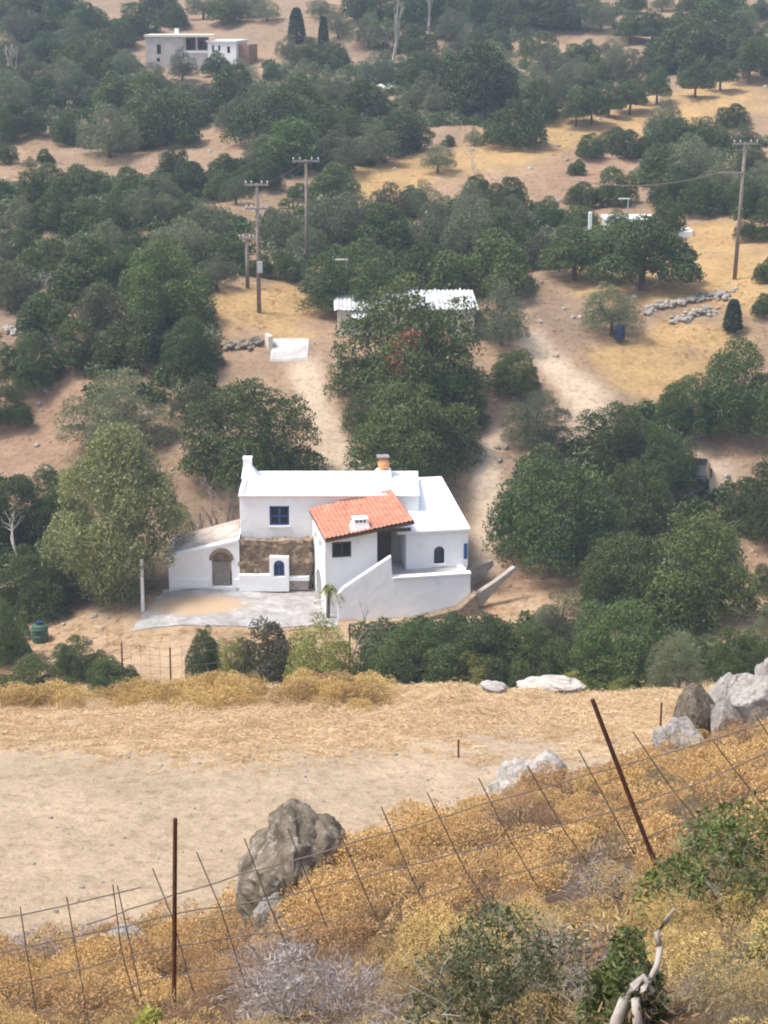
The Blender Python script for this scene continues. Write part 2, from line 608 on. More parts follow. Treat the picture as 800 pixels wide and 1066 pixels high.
def groundmat():
    m, nt, b, o = newmat('dry_ground')
    at = nt.nodes.new('ShaderNodeAttribute'); at.attribute_name = 'soil'
    f1 = noise(nt, .35, 6, .65); f2 = noise(nt, 2.6, 7, .7); f3 = noise(nt, 11, 5, .7)
    v1 = ramp(nt, f1, [(.3, (.80, .79, .77)), (.7, (1.14, 1.13, 1.12))])
    v2 = ramp(nt, f2, [(.32, (.72, .69, .66)), (.5, (1, 1, 1)), (.7, (1.12, 1.11, 1.10))])
    v3 = ramp(nt, f3, [(.35, (.80, .79, .78)), (.55, (1.03, 1.03, 1.03))])
    c = mixc(nt, 1.0, at.outputs['Color'], v1, 'MULTIPLY')
    c = mixc(nt, 1.0, c, v2, 'MULTIPLY'); c = mixc(nt, .8, c, v3, 'MULTIPLY')
    nt.links.new(c, b.inputs['Base Color'])
    b.inputs['Roughness'].default_value = .95; b.inputs['Specular IOR Level'].default_value = .1
    bump(nt, b, noise(nt, 3.2, 8, .7), .16)
    return m


M['ground'] = groundmat()
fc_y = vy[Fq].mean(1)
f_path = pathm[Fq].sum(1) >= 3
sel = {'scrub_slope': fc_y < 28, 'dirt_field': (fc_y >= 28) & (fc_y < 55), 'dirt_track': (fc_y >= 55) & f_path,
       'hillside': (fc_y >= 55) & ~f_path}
# one set of smooth normals for the whole sheet, so its pieces join without a seam
fn = np.cross(V[Fq[:, 1]] - V[Fq[:, 0]], V[Fq[:, 3]] - V[Fq[:, 0]])
vn = np.zeros_like(V)
for k in range(4): np.add.at(vn, Fq[:, k], fn)
vn /= np.linalg.norm(vn, axis=1, keepdims=True) + 1e-12
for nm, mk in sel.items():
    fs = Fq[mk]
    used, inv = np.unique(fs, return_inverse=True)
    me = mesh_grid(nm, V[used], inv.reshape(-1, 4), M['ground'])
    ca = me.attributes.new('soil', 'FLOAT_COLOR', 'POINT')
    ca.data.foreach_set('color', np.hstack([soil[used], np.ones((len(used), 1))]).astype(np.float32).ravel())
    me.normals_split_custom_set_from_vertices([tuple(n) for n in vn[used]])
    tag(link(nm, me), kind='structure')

# ------------------------------------------------------------------ trees
UP = np.array([0, 0, 1.0])


def unit(v):
    return v / (np.linalg.norm(v, axis=-1, keepdims=True) + 1e-9)


def leaves_at(r, pts, outward, size, aspect=.55, wild=.6, droop=0.0):
    n = len(pts)
    nrm = unit(outward * (1 - wild) + unit(r.normal(size=(n, 3))) * wild)
    a = unit(np.cross(nrm, unit(r.normal(size=(n, 3)))))
    if droop:
        a = unit(a * (1 - droop) + np.array([0, 0, -1.0]) * droop)
    b = unit(np.cross(nrm, a))
    s = size * r.uniform(.6, 1.4, (n, 1))
    a = a * s; b = b * s * aspect
    return np.stack([pts - a, pts - b * .9 + a * .1, pts + a, pts + b * .9 + a * .1], 1)


def one_dome(r, L, n, c, R, h, rr, low):
    for k in range(n):
        ra = r.uniform(*rr)
        th = k * 2.39996 + r.uniform(-.6, .6)
        q = min(1, math.sqrt((k + .5) / n) * r.uniform(.88, 1.1))       # even cover from the middle to the rim
        lim = max(.03, R - ra * .75)
        ztop = low + (h - low) * max(.0, 1 - q ** 2.4) ** .6 - ra * .7
        z = max(low + ra * .55, ztop * r.uniform(.80, 1.03))
        x, y = c[0] + math.cos(th) * q * lim, c[1] + math.sin(th) * q * lim
        L.append((np.array([x, y, z]), ra))
        if q > .45 and z > low + ra * 1.6:                              # a lower lobe under the outer ones
            L.append((np.array([x * .97, y * .97, low + ra * .6 + (z - low - ra) * .35]), ra))


def lobes_dome(r, n, h, rr=(.15, .26), low=.0, sub=4):
    """an uneven crown of width about 1: one main dome with smaller shoulders leaning out of it"""
    L = []
    one_dome(r, L, int(n * .55), (r.normal() * .05, r.normal() * .05), .36, h, rr, low)
    a0 = r.uniform(0, 6.28)
    for k in range(sub):
        th = a0 + k * 6.283 / sub + r.uniform(-.5, .5)
        R = r.uniform(.17, .27); d = .5 - R + r.uniform(-.03, .03)
        one_dome(r, L, int(n * .3), (math.cos(th) * d, math.sin(th) * d), R, h * r.uniform(.5, .86), rr, low)
    return L


def fill_lobes(r, L, n, leaf, squash=.8, aspect=.55, wild=.5, droop=0.0, inner=.12):
    tot = sum(l[1] ** 2 for l in L)
    out = []
    for c, ra in L:
        k = int(n * ra * ra / tot)
        d = unit(r.normal(size=(k, 3)))
        d[:, 2] = np.where(d[:, 2] < -.6, -d[:, 2], d[:, 2])
        bumpf = 1 + .30 * np.sin(d[:, 0] * 9 + c[0] * 40) * np.sin(d[:, 1] * 9 + c[1] * 33) * np.cos(d[:, 2] * 8)
        rr_ = ra * bumpf * np.where(r.uniform(size=k) < inner, r.uniform(.3, .8, k), r.uniform(.82, 1.06, k))
        p = c + d * rr_[:, None] * np.array([1, 1, squash])
        # drop leaves buried in other lobes
        keep = np.ones(k, bool)
        for c2, r2 in L:
            if c2 is c: continue
            q = (p - c2) / np.array([1, 1, squash])
            keep &= (q * q).sum(1) > (r2 * .6) ** 2
        p, dd = p[keep], d[keep]
        p[:, 2] = np.maximum(p[:, 2], .01)
        out.append(leaves_at(r, p, dd, leaf, aspect, wild, droop))
    return np.concatenate(out)


def limbs(r, L, base_r, count, zfork, lean=.0):
    mb = MB()
    top = np.array([lean, r.normal() * .01, zfork])
    mb.tube([(0, 0, -.06), (lean * .3, 0, zfork * .4), top], [base_r * 1.35, base_r, base_r * .85], 7)
    idx = r.permutation(len(L))[:count]
    for i in idx:
        c, ra = L[i]
        mid = top * .45 + c * .55 + r.normal(size=3) * .03
        mid[2] = max(mid[2], zfork)
        mb.tube([top, mid, c + np.array([0, 0, ra * .3])], [base_r * .55, base_r * .33, base_r * .1], 5)
    return mb


def plain_mesh(mb, name, mat):
    me = bpy.data.meshes.new(name)
    me.from_pydata(mb.v, [], mb.f)
    me.materials.append(mat)
    return me


PROTO = {}   # kind -> list of (crown mesh, trunk mesh, proto height)


def add_proto(kind, crown, trunk, h):
    PROTO.setdefault(kind, []).append((crown, trunk, h))


def dome_protos(kind, mat, seeds, n, leaf, h, nl=30, low=.02, rr=(.15, .25), fork=.16, aspect=.6, spots=None, bark='bark', inner=.12, squash=.8, tr=.03, limb_n=8):
    for s in seeds:
        r = np.random.default_rng(s)
        L = lobes_dome(r, nl, h, rr, low)
        q = fill_lobes(r, L, n, leaf, squash, aspect, inner=inner)
        me = mesh_np(kind + '_crown', q, 4, M[mat])
        if spots:
            me.materials.append(M[spots])
            cen = q.mean(1)
            idx = np.zeros(len(q), np.int32)
            for (sx, sy, sz, sr) in ((.02, -.27, .46, .11), (.23, -.22, .44, .08), (-.03, -.36, .33, .08)):
                dd = np.linalg.norm(cen - np.array([sx, sy, sz]), axis=1)
                idx[(dd < sr * r.uniform(.3, 1.2, len(dd))) & (r.uniform(size=len(dd)) < .75)] = 1
            me.polygons.foreach_set('material_index', idx)
        add_proto(kind, me, plain_mesh(limbs(r, L, tr, limb_n, fork), kind + '_trunk', M[bark]), h)


dome_protos('dark', 'leaf_dark', (1, 2, 3, 4, 5), 24000, .014, .68, nl=34, rr=(.085, .15))
dome_protos('mid', 'leaf_mid', (11, 12, 13), 24000, .014, .66, nl=34, rr=(.085, .15))
dome_protos('spotted', 'leaf_dark', (21,), 60000, .0085, .70, spots='leaf_rust', nl=60, rr=(.065, .115))
dome_protos('fine', 'leaf_dark', (31, 32, 33), 60000, .0085, .74, nl=60, rr=(.06, .115))
dome_protos('finemid', 'leaf_mid', (36, 37, 38), 60000, .0085, .72, nl=60, rr=(.06, .115))
dome_protos('olive', 'leaf_olive', (41, 42, 43), 20000, .0125, .74, nl=34, low=.08, rr=(.08, .14), fork=.2, aspect=.4, inner=.2, limb_n=12)
dome_protos('fineolive', 'leaf_olive', (46, 47), 52000, .0085, .8, nl=56, low=.02, rr=(.06, .12), fork=.2, aspect=.4, inner=.2)
dome_protos('brown', 'leaf_brown', (51, 52), 20000, .0125, .68, rr=(.08, .14), nl=34)
dome_protos('yellow', 'leaf_yellow', (61, 62), 20000, .013, .8, nl=36, rr=(.07, .14), aspect=.45, inner=.2)
dome_protos('standard', 'leaf_dark', (71, 72, 73), 18000, .016, .92, nl=28, low=.2, rr=(.09, .16), fork=.26, limb_n=9)   # clear stem
dome_protos('broad', 'leaf_dark', (76, 77), 30000, .012, .62, nl=44, low=.10, rr=(.07, .13), fork=.18, limb_n=14)


def make_cypress(s):
    r = np.random.default_rng(s)
    n = 4500
    z = r.uniform(.04, 1, n) ** .9
    ra = .11 * np.clip(np.minimum(z / .12, 1), 0, 1) * np.sqrt(np.clip(1 - z, 0, 1)) ** .8 + .008
    th = r.uniform(0, 2 * math.pi, n)
    q = ra * r.uniform(.7, 1.1, n)
    p = np.stack([np.cos(th) * q, np.sin(th) * q, z], 1)
    o = unit(np.stack([np.cos(th), np.sin(th), np.full(n, .3)], 1))
    me = mesh_np('cypress_crown', leaves_at(r, p, o, .018, .5), 4, M['leaf_cypress'])
    mb = MB(); mb.tube([(0, 0, -.03), (0, 0, .6)], [.02, .008], 6)
    add_proto('cypress', me, plain_mesh(mb, 'cypress_trunk', M['bark']), 1.0)


make_cypress(81); make_cypress(82)


def make_feather():
    r = np.random.default_rng(91)
    L = []
    for k in range(84):
        z = r.uniform(.06, 1.18)
        prof = .48 * math.sin(min(1, (z + .12) / .62) * math.pi / 2) if z < .5 else .48 * max(.10, 1 - ((z - .5) / .74) ** 1.5) ** .9
        th = r.uniform(0, 2 * math.pi); q = math.sqrt(r.uniform(.25, 1)) * (prof - .05)
        L.append((np.array([math.cos(th) * q, math.sin(th) * q, z]), r.uniform(.075, .15)))
    q = fill_lobes(r, L, 70000, .0125, 1.25, .38, .5, .45, inner=.2)
    me = mesh_np('feathery_crown', q, 4, M['leaf_feather'])
    add_proto('feather', me, plain_mesh(limbs(r, L, .035, 16, .2), 'feathery_trunk', M['bark']), 1.28)


make_feather()


def bare_mesh(seed, h, r0, depth_=4, spread=.55, mat='bark_pale', n0=1):
    """leafless branching tree, base at origin"""
    r = np.random.default_rng(seed); mb = MB()

    def grow(p, d, l, ra, k):
        mid = p + d * l * .5 + r.normal(size=3) * l * .06
        e = p + d * l + r.normal(size=3) * l * .05
        mb.tube([p, mid, e], [ra, ra * .8, ra * .6], 5)
        if k == 0: return
        for _ in range(r.integers(2, 4)):
            nd = unit(d + r.normal(size=3) * spread + np.array([0, 0, .15]))
            grow(e if r.uniform() < .6 else mid, nd, l * r.uniform(.55, .8), ra * .55, k - 1)
    for _ in range(n0):
        d = unit(np.array([r.normal() * .12 * n0, r.normal() * .12 * n0, 1.0]))
        grow(np.array([0, 0, -.05 * h]), d, h * .36, r0, depth_)
    me = bpy.data.meshes.new('bare_branches'); me.from_pydata(mb.v, [], mb.f)
    me.materials.append(M[mat])
    return me


ORD = 'first second third fourth fifth sixth seventh eighth ninth tenth eleventh twelfth thirteenth fourteenth fifteenth sixteenth'.split()
LOOK = {'dark': 'dark domed tree', 'mid': 'green domed tree', 'olive': 'greyish tree', 'brown': 'brownish tree',
        'yellow': 'yellow bush', 'standard': 'dark stemmed tree', 'cypress': 'narrow dark cypress', 'fine': 'dense dark tree',
        'finemid': 'brighter green tree', 'fineolive': 'silvery tree', 'broad': 'wide spreading tree', 'grey': 'leafless grey bush'}
NAMES = {'olive': 'olive_tree', 'fineolive': 'olive_tree', 'cypress': 'cypress_tree', 'yellow': 'bush', 'grey': 'bare_bush'}
_cnt = {}
GREYB = [bare_mesh(301, .8, .012, 5, .75, 'bark_pale', 4), bare_mesh(302, .8, .012, 5, .75, 'bark_pale', 5)]


def plant_tree(px, base, w, kind, label, hpx=None, group=None, name=None, cat=None, ymin=56.0, at=None):
    p = at if at is not None else hit(px, base, ymin)
    W = w * mpp(p) * 1.12
    name = name or NAMES.get(kind, 'domed_tree' if kind in ('dark', 'mid', 'brown', 'fine', 'finemid') else 'tree')
    cat = cat or ('bush' if 'bush' in name else 'tree')
    root = empty(name, p, label, cat, group)
    root.rotation_euler = (0, 0, random.uniform(0, 6.28) if kind not in ('spotted', 'feather') else 0)
    if kind == 'grey':
        o = link('branches', GREYB[random.randrange(2)], root)
        root.scale = (W, W, W * .95); return root
    k = _cnt.get(kind, random.randrange(9)); _cnt[kind] = k + 1
    crown, trunk, h = PROTO[kind][k % len(PROTO[kind])]
    sz = W
    if hpx: sz = hpx * mpp(p) / math.cos(rad(13)) / h
    elif kind != 'cypress': sz = W * random.uniform(.9, 1.12)
    if kind == 'cypress':
        sz = (hpx or 40) * mpp(p) / h
        root.scale = (W / .2, W / .2, sz)
    else:
        root.scale = (W, W * random.uniform(.9, 1.08) if kind not in ('spotted',) else W, sz)
    link('crown', crown, root); link('trunk', trunk, root)
    return root


def grove(region, entries, group):
    es = sorted(entries, key=lambda e: e[0])
    for i, e in enumerate(es):
        px, base, w, kind = e[:4]
        o = 'leftmost' if i == 0 else ('rightmost' if i == len(es) - 1 else ORD[i] + ' from left')
        plant_tree(px, base, w * 1.05, kind, f"{LOOK[kind]}, {o} {region}", e[4] if len(e) > 4 else None, group)


D, Mi, O, B, Yw, St, G = 'dark', 'mid', 'olive', 'brown', 'yellow', 'standard', 'grey'
grove('in the upper rows left of the far stone house', [(8, 24, 40, D), (32, 18, 44, D), (66, 20, 40, D), (92, 36, 44, D), (18, 46, 44, O), (52, 44, 44, D), (122, 50, 36, D), (75, 52, 42, O)], 'trees left of the far stone house')
grove('in the lower rows left of the far stone house', [(14, 74, 44, O), (44, 70, 42, D), (76, 76, 44, D), (104, 74, 50, D), (128, 80, 36, O), (100, 97, 50, D), (70, 94, 40, O), (36, 92, 40, O), (8, 96, 36, D)], 'trees left of the far stone house')
grove('on the slope behind the far stone house', [(139, 38, 50, D), (166, 16, 40, D), (180, 28, 34, D), (212, 20, 36, O), (238, 24, 42, D), (262, 18, 36, O)], 'trees behind the far stone house')
grove('directly below the far stone house', [(156, 92, 34, O), (190, 84, 36, O), (226, 78, 30, Mi), (252, 92, 40, O)], 'trees below the far stone house')
grove('along the wood above the pale bare clearing', [(12, 118, 52, O), (44, 112, 42, D), (82, 112, 48, O), (118, 116, 52, Mi), (150, 112, 50, Mi), (186, 116, 46, O), (212, 118, 44, B), (246, 116, 62, D), (264, 130, 46, O)], 'trees above the bare clearing')
grove('at the left end of the bare clearing', [(4, 148, 40, D), (34, 140, 34, D), (70, 150, 34, D), (6, 170, 26, D), (48, 170, 18, D), (32, 176, 16, O)], 'trees at the clearing edge')
grove('standing over the bare clearing', [(114, 164, 64, O), (136, 158, 50, Mi), (172, 152, 70, D), (152, 132, 56, D), (196, 132, 50, D), (280, 152, 74, D), (240, 140, 40, O), (308, 128, 70, Mi)], 'trees over the bare clearing')
grove('near the pair of small cypresses', [(278, 22, 30, O), (300, 62, 28, O), (320, 70, 38, D), (346, 72, 38, D), (352, 40, 34, O), (384, 50, 42, O), (376, 22, 40, D), (334, 20, 30, O), (284, 84, 20, D)], 'trees near the small cypresses')
grove('in the dark wood at the top', [(400, 24, 40, D), (432, 56, 40, D), (440, 26, 50, D), (470, 42, 40, O), (472, 16, 44, D), (500, 24, 46, D), (528, 34, 44, D), (548, 26, 50, D), (576, 30, 50, D), (604, 30, 42, O), (626, 33, 36, O), (512, 56, 44, D), (490, 58, 36, O)], 'trees in the wood at the top')
grove('in the thicket under the bare poplars', [(322, 104, 48, O), (348, 108, 42, O), (388, 90, 40, O), (414, 86, 30, D), (436, 94, 50, D), (440, 112, 40, O), (378, 126, 54, D), (456, 116, 36, O), (470, 88, 40, D)], 'trees under the bare poplars')
grove('around the biggest tree of the upper middle', [(496, 116, 84, D), (516, 86, 48, O), (534, 152, 64, D), (562, 126, 50, D), (520, 112, 44, D), (556, 98, 36, O), (580, 106, 36, O)], 'trees of the upper middle')
grove('in the belt left of the golden patch', [(300, 176, 74, Mi), (270, 180, 44, O), (332, 156, 54, D), (366, 152, 52, Mi), (420, 160, 56, D), (388, 172, 54, O), (350, 178, 50, O), (318, 142, 50, D)], 'trees left of the golden patch')
grove('in the clumps above the terrace rows', [(560, 62, 40, D), (576, 82, 42, O), (596, 66, 28, D), (612, 64, 28, D), (636, 60, 26, O), (656, 84, 36, B), (620, 84, 34, Mi), (600, 90, 40, O), (640, 74, 30, O)], 'trees above the terrace rows')
grove('in the pair by the upper track', [(656, 46, 36, St), (679, 46, 36, St)], 'trees by the upper track')
grove('along the top right skyline', [(706, 34, 28, D), (724, 14, 40, D), (752, 16, 50, D), (790, 20, 28, D), (690, 12, 30, O), (660, 12, 30, D)], 'trees at the top right')
grove('in the wood behind the upper terrace row', [(690, 76, 50, D), (716, 72, 70, D), (748, 58, 70, D), (772, 62, 40, D), (770, 40, 40, O), (730, 44, 40, O)], 'trees behind the upper terrace row')
grove('in the lower terrace row', [(600, 132, 34, St), (616, 130, 36, St), (634, 122, 36, St), (656, 119, 36, St), (684, 109, 36, St)], 'lower terrace row')
grove('in the upper terrace row', [(724, 101, 36, St), (750, 94, 36, St), (780, 87, 48, St), (802, 80, 40, St)], 'upper terrace row')
grove('on the slope below the lower terrace row', [(616, 164, 32, D), (640, 158, 34, D), (660, 164, 42, D), (690, 142, 44, O), (702, 160, 50, D), (601, 182, 22, D), (735, 160, 50, D), (764, 134, 36, D), (776, 158, 34, O)], 'trees below the terrace rows')
grove('in the wood left of the right utility pole', [(606, 216, 38, D), (642, 214, 48, D), (690, 186, 50, D), (724, 190, 56, O), (700, 216, 50, D), (730, 222, 50, D), (744, 204, 44, O)], 'trees left of the right pole')
grove('in the wood right of the right utility pole', [(784, 186, 44, B), (796, 204, 44, O), (776, 222, 44, D), (802, 226, 40, D)], 'trees right of the right pole')
grove('on the stony slope above the golden patch', [(456, 180, 40, O), (467, 152, 14, D), (494, 152, 20, O)], 'bushes on the stony slope')
grove('in the upper belt left of the clearing poles', [(4, 208, 26, D), (50, 214, 58, D), (84, 204, 42, D), (104, 206, 36, D), (140, 214, 54, Mi), (168, 216, 48, O), (186, 188, 44, D), (198, 208, 44, D), (222, 208, 42, Mi), (236, 192, 44, D), (256, 196, 32, D), (246, 212, 34, O)], 'trees in the upper belt')
grove('in the middle belt left of the clearing poles', [(22, 240, 40, O), (60, 238, 54, Mi), (92, 244, 54, D), (118, 250, 48, D), (148, 236, 44, O), (176, 232, 40, O), (194, 234, 30, D), (26, 264, 38, D), (4, 274, 28, O), (112, 268, 44, O), (142, 270, 44, D), (216, 248, 44, O), (172, 266, 40, O)], 'trees in the middle belt')
grove('in the lower belt left of the clearing poles', [(202, 274, 54, O), (236, 280, 52, D), (46, 284, 52, D), (50, 300, 34, G), (90, 304, 78, D), (130, 294, 46, D), (160, 290, 44, O), (14, 322, 54, B), (226, 300, 40, O)], 'trees in the lower belt')
grove('in the patch left of the light green tree', [(166, 336, 100, 'finemid'), (108, 346, 64, B), (48, 350, 64, D), (200, 386, 66, 'finemid'), (150, 376, 70, D), (92, 380, 64, D), (36, 402, 74, 'finemid'), (8, 442, 56, 'fine')], 'trees behind the light green tree')
grove('between the two left utility poles', [(276, 196, 36, D), (310, 206, 22, D), (290, 258, 50, O), (283, 226, 14, D), (298, 290, 36, 'mid'), (318, 268, 42, O), (272, 288, 28, D)], 'trees between the left poles')
grove('in the band above the low sheet roof', [(348, 208, 52, Mi), (346, 252, 62, O), (398, 258, 64, D), (430, 216, 32, D), (404, 226, 42, B), (442, 228, 42, O), (372, 232, 40, O), (430, 262, 40, O)], 'trees above the low sheet roof')
grove('in the band above the grey olive', [(498, 208, 32, D), (526, 216, 42, D), (490, 238, 54, O), (458, 256, 52, O), (484, 268, 62, O), (522, 262, 52, D), (534, 240, 40, O), (574, 236, 42, Mi), (602, 244, 42, Mi)], 'trees above the grey olive')
grove('right behind the low sheet roof', [(372, 326, 108, 'finemid', 76), (446, 306, 66, D), (502, 312, 92, Mi)], 'trees right behind the low sheet roof')
grove('beside the half hidden white cottage', [(560, 278, 48, B), (598, 292, 76, 'broad', 58), (668, 302, 112, 'broad', 76), (694, 246, 34, D, 40), (640, 256, 50, Mi, 36), (676, 258, 44, D, 34), (530, 290, 40, D)], 'trees beside the white cottage')
grove('at the edge of the golden field', [(784, 250, 36, D), (798, 294, 30, D), (796, 328, 30, D)], 'trees at the golden field')
# nearer trees, each its own
plant_tree(637, 350, 66, 'olive', 'round grey green olive with a blue barrel under it', 58)
plant_tree(522, 360, 72, 'olive', 'thin grey olive with leaning trunk by the sheet roofed hut', 66)
plant_tree(763, 346, 16, 'cypress', 'small dark conical tree by the dry stone wall', 34)
plant_tree(309, 45, 15, 'cypress', 'wider of the two small dark cypresses on the far slope', 36)
plant_tree(337, 56, 10, 'cypress', 'thinner of the two small dark cypresses on the far slope', 38)
plant_tree(402, 456, 92, 'fine', 'dark tree left of the bright green tree behind the house', 66)
plant_tree(470, 448, 84, 'fine', 'dark tree right below the rust spotted tree', 60)
plant_tree(418, 428, 166, 'spotted', 'large dark tree with rust red dead patches behind the house', 134, name='spotted_tree')
plant_tree(432, 498, 142, 'finemid', 'bright green tree touching the white roof chimney from behind', 106)
plant_tree(536, 412, 68, 'finemid', 'round green tree beside the dirt track bend', 50)
plant_tree(557, 468, 74, 'fineolive', 'pale grey green bushy tree below the dirt track', 64)
plant_tree(125, 468, 112, 'fineolive', 'broad silvery tree behind the light feathery tree', 86)
plant_tree(206, 440, 60, 'brown', 'dull olive brown tree between silvery tree and big dark tree', 46)
plant_tree(262, 510, 142, 'fine', 'huge dark domed tree behind the left chimney', 122)
plant_tree(124, 622, 138, 'feather', 'tall light green feathery tree left of the white annex', 180, name='feathery_tree')
plant_tree(716, 452, 70, 'fine', 'dark tree with brown tints above the parked car', 66)
plant_tree(772, 450, 110, 'fine', 'large dark tree above the red earth bank', 96)
plant_tree(640, 482, 92, 'fine', 'dark tree between dirt track and parked car', 66)
plant_tree(690, 510, 66, 'finemid', 'green tree just left of the parked car', 66)
plant_tree(572, 588, 142, 'fine', 'huge dark tree right of the white house', 128)
plant_tree(652, 560, 90, 'fine', 'dark tree filling the gap between two huge trees', 80)
plant_tree(646, 640, 104, 'fine', 'dark tree at the left of the huge green tree', 92)
plant_tree(712, 644, 150, 'finemid', 'huge green tree with loose outline above the silver bush', 122)
plant_tree(800, 560, 84, 'fine', 'dark tree right of the parked car', 92)
plant_tree(812, 620, 60, 'fine', 'dark tree cut by the frame below the parked car', 50)
plant_tree(22, 560, 84, 'fine', 'dark tree behind the bleached dead tree', 70)
plant_tree(66, 548, 60, 'finemid', 'green tree left of the feathery tree crown', 50)
plant_tree(36, 640, 92, 'fine', 'dark tree below the bleached dead tree', 76)
plant_tree(2, 690, 60, 'finemid', 'green bush at the green water tank', 70, name='bush')
plant_tree(84, 706, 58, 'fine', 'blue green bush right of the green water tank', 46, name='bush')
plant_tree(36, 742, 92, 'fine', 'dark bush under the green water tank', 66, name='bush')
plant_tree(112, 720, 60, 'finemid', 'low green bush at the rusty fence post', 38, name='bush')
plant_tree(136, 716, 24, 'finemid', 'small green bush right of the rusty fence post', 24, name='bush')
plant_tree(214, 706, 42, 'fine', 'small dark upright bush below the courtyard', 58, name='bush')
plant_tree(244, 712, 42, 'yellow', 'pale yellow bush beside the dark upright bush', 54, name='bush')
plant_tree(276, 714, 76, 'brown', 'dull brown tangled bush below the courtyard', 72, name='bush')
plant_tree(330, 722, 84, 'yellow', 'bright yellow green bush below the stair wall', 84, name='bush')
plant_tree(424, 716, 118, 'finemid', 'dark green bush under the white retaining wall', 70, name='bush')
plant_tree(510, 712, 104, 'fine', 'dark green bush below the earth bank', 72, name='bush')
plant_tree(490, 722, 56, 'yellow', 'yellow green bush in front of the dark hedge', 44, name='bush')
plant_tree(468, 704, 84, 'finemid', 'rounded green bush between the two dark hedge bushes', 66, name='bush')
plant_tree(556, 716, 84, 'fine', 'dark bush left of the big rounded green bush', 74, name='bush')
plant_tree(582, 672, 70, 'fineolive', 'grey green bush on the earth bank', 62, name='bush')
plant_tree(642, 714, 124, 'finemid', 'big rounded green bush left of the silver bush', 100, name='bush')
plant_tree(706, 722, 72, 'fineolive', 'round silver grey bush above the boulders', 70, name='bush')
plant_tree(764, 716, 76, 'finemid', 'green bush right of the silver bush', 66, name='bush')
plant_tree(806, 700, 70, 'fineolive', 'grey bush cut by the frame above the boulders', 74, name='bush')
plant_tree(600, 724, 54, 'yellow', 'low yellow bush behind the pale field rock', 26, name='bush')
plant_tree(664, 724, 60, 'yellow', 'low yellow bush in front of the silver bush', 22, name='bush')


def bare_tree(px, base, hpx, label, seed, depth_=4, spread=.5, mat='bark_pale', r0=.03, n0=1, ymin=56.0, name='bare_tree', wide=1.0):
    p = hit(px, base, ymin)
    h = hpx * mpp(p)
    o = link(name, bare_mesh(seed, 1.0, r0, depth_, spread, mat, n0))
    o.location = p; o.scale = (h * wide, h * wide, h)
    return tag(o, label, 'tree')


bare_tree(20, 592, 76, 'bleached leafless tree among the dark trees', 401, 4, .5, r0=.035)
bare_tree(412, 68, 72, 'taller pale bare poplar at the top of the slope', 402, 5, .2, r0=.05, wide=.7)
bare_tree(446, 42, 52, 'shorter pale bare poplar beside the dark wood', 403, 5, .2, r0=.05, wide=.7)
bare_tree(12, 88, 50, 'pale leafless trees left of the far grove', 404, 5, .25, r0=.05, n0=2)
bare_tree(494, 182, 44, 'thin dead tree on the stony slope', 405, 4, .3, r0=.02)
bare_tree(366, 690, 78, 'small leafless sapling in front of the stair wall', 406, 4, .45, 'pole_wood', .018)
bare_tree(232, 572, 92, 'tangle of bare brown branches left of the house wall', 407, 5, .5, 'pole_wood', .022, 3)
bare_tree(210, 580, 70, 'bare brown trunk standing behind the annex roof', 408, 4, .45, 'pole_wood', .03, 2)
bare_tree(575, 238, 34, 'thin bare pole like tree above the white cottage', 409, 3, .2, r0=.02)

# ------------------------------------------------------------------ the white house
HY = 88.0
gz = float(P(300, 613, HY)[2])
A0 = Plane((0, HY), 0.0)               # annex and stone front
W11 = rad(11)


def box_px(mb, pl, x0, x1, y0, y1, t, off=0.0):
    a = pl.px(x0, y1, off); b = pl.px(x1, y0, off)
    return mb.prism([[(a[0], a[1]), (b[0], a[1]), (b[0], b[1]), (a[0], b[1])]], pl, t, off)


def arch(x0, x1, ybot, ytop, pl, off=0.0, n=8):
    """outline of an arched opening in pixels; half round head"""
    a = pl.px(x0, ybot, off); b = pl.px(x1, ytop, off)
    w = b[0] - a[0]; r = w / 2; spring = b[1] - r
    pts = [(a[0], a[1]), (b[0], a[1]), (b[0], spring)]
    for k in range(1, n):
        th = math.pi * k / n
        pts.append((a[0] + r + r * math.cos(th), spring + r * math.sin(th)))
    pts.append((a[0], spring))
    return pts


def rectl(x0, x1, y0, y1, pl, off=0.0):
    a = pl.px(x0, y1, off); b = pl.px(x1, y0, off)
    return [(a[0], a[1]), (b[0], a[1]), (b[0], b[1]), (a[0], b[1])]


house = empty('white_house', (float(P(300, 613, HY)[0]), HY + 2, gz), 'whitewashed two storey house with red tiled porch roof and blue windows', 'house')
DG = .8   # walls run this far under ground level


def poly(pl, pts, off=0.0):
    return [pl.px(a, b, off) for a, b in pts]


# annex: front wall with arched doorway
gA = gz - DG
out = poly(A0, [(175, 581), (200, 574.5), (249, 562)])
u0, u1 = out[0][0], out[-1][0]
hole = arch(221, 241, 611, 573, A0)
hole = [(u, max(z, gz + .02)) for u, z in hole]
an = MB().prism([[(u0, gA), (u1, gA), *out[::-1]], hole], A0, .45)
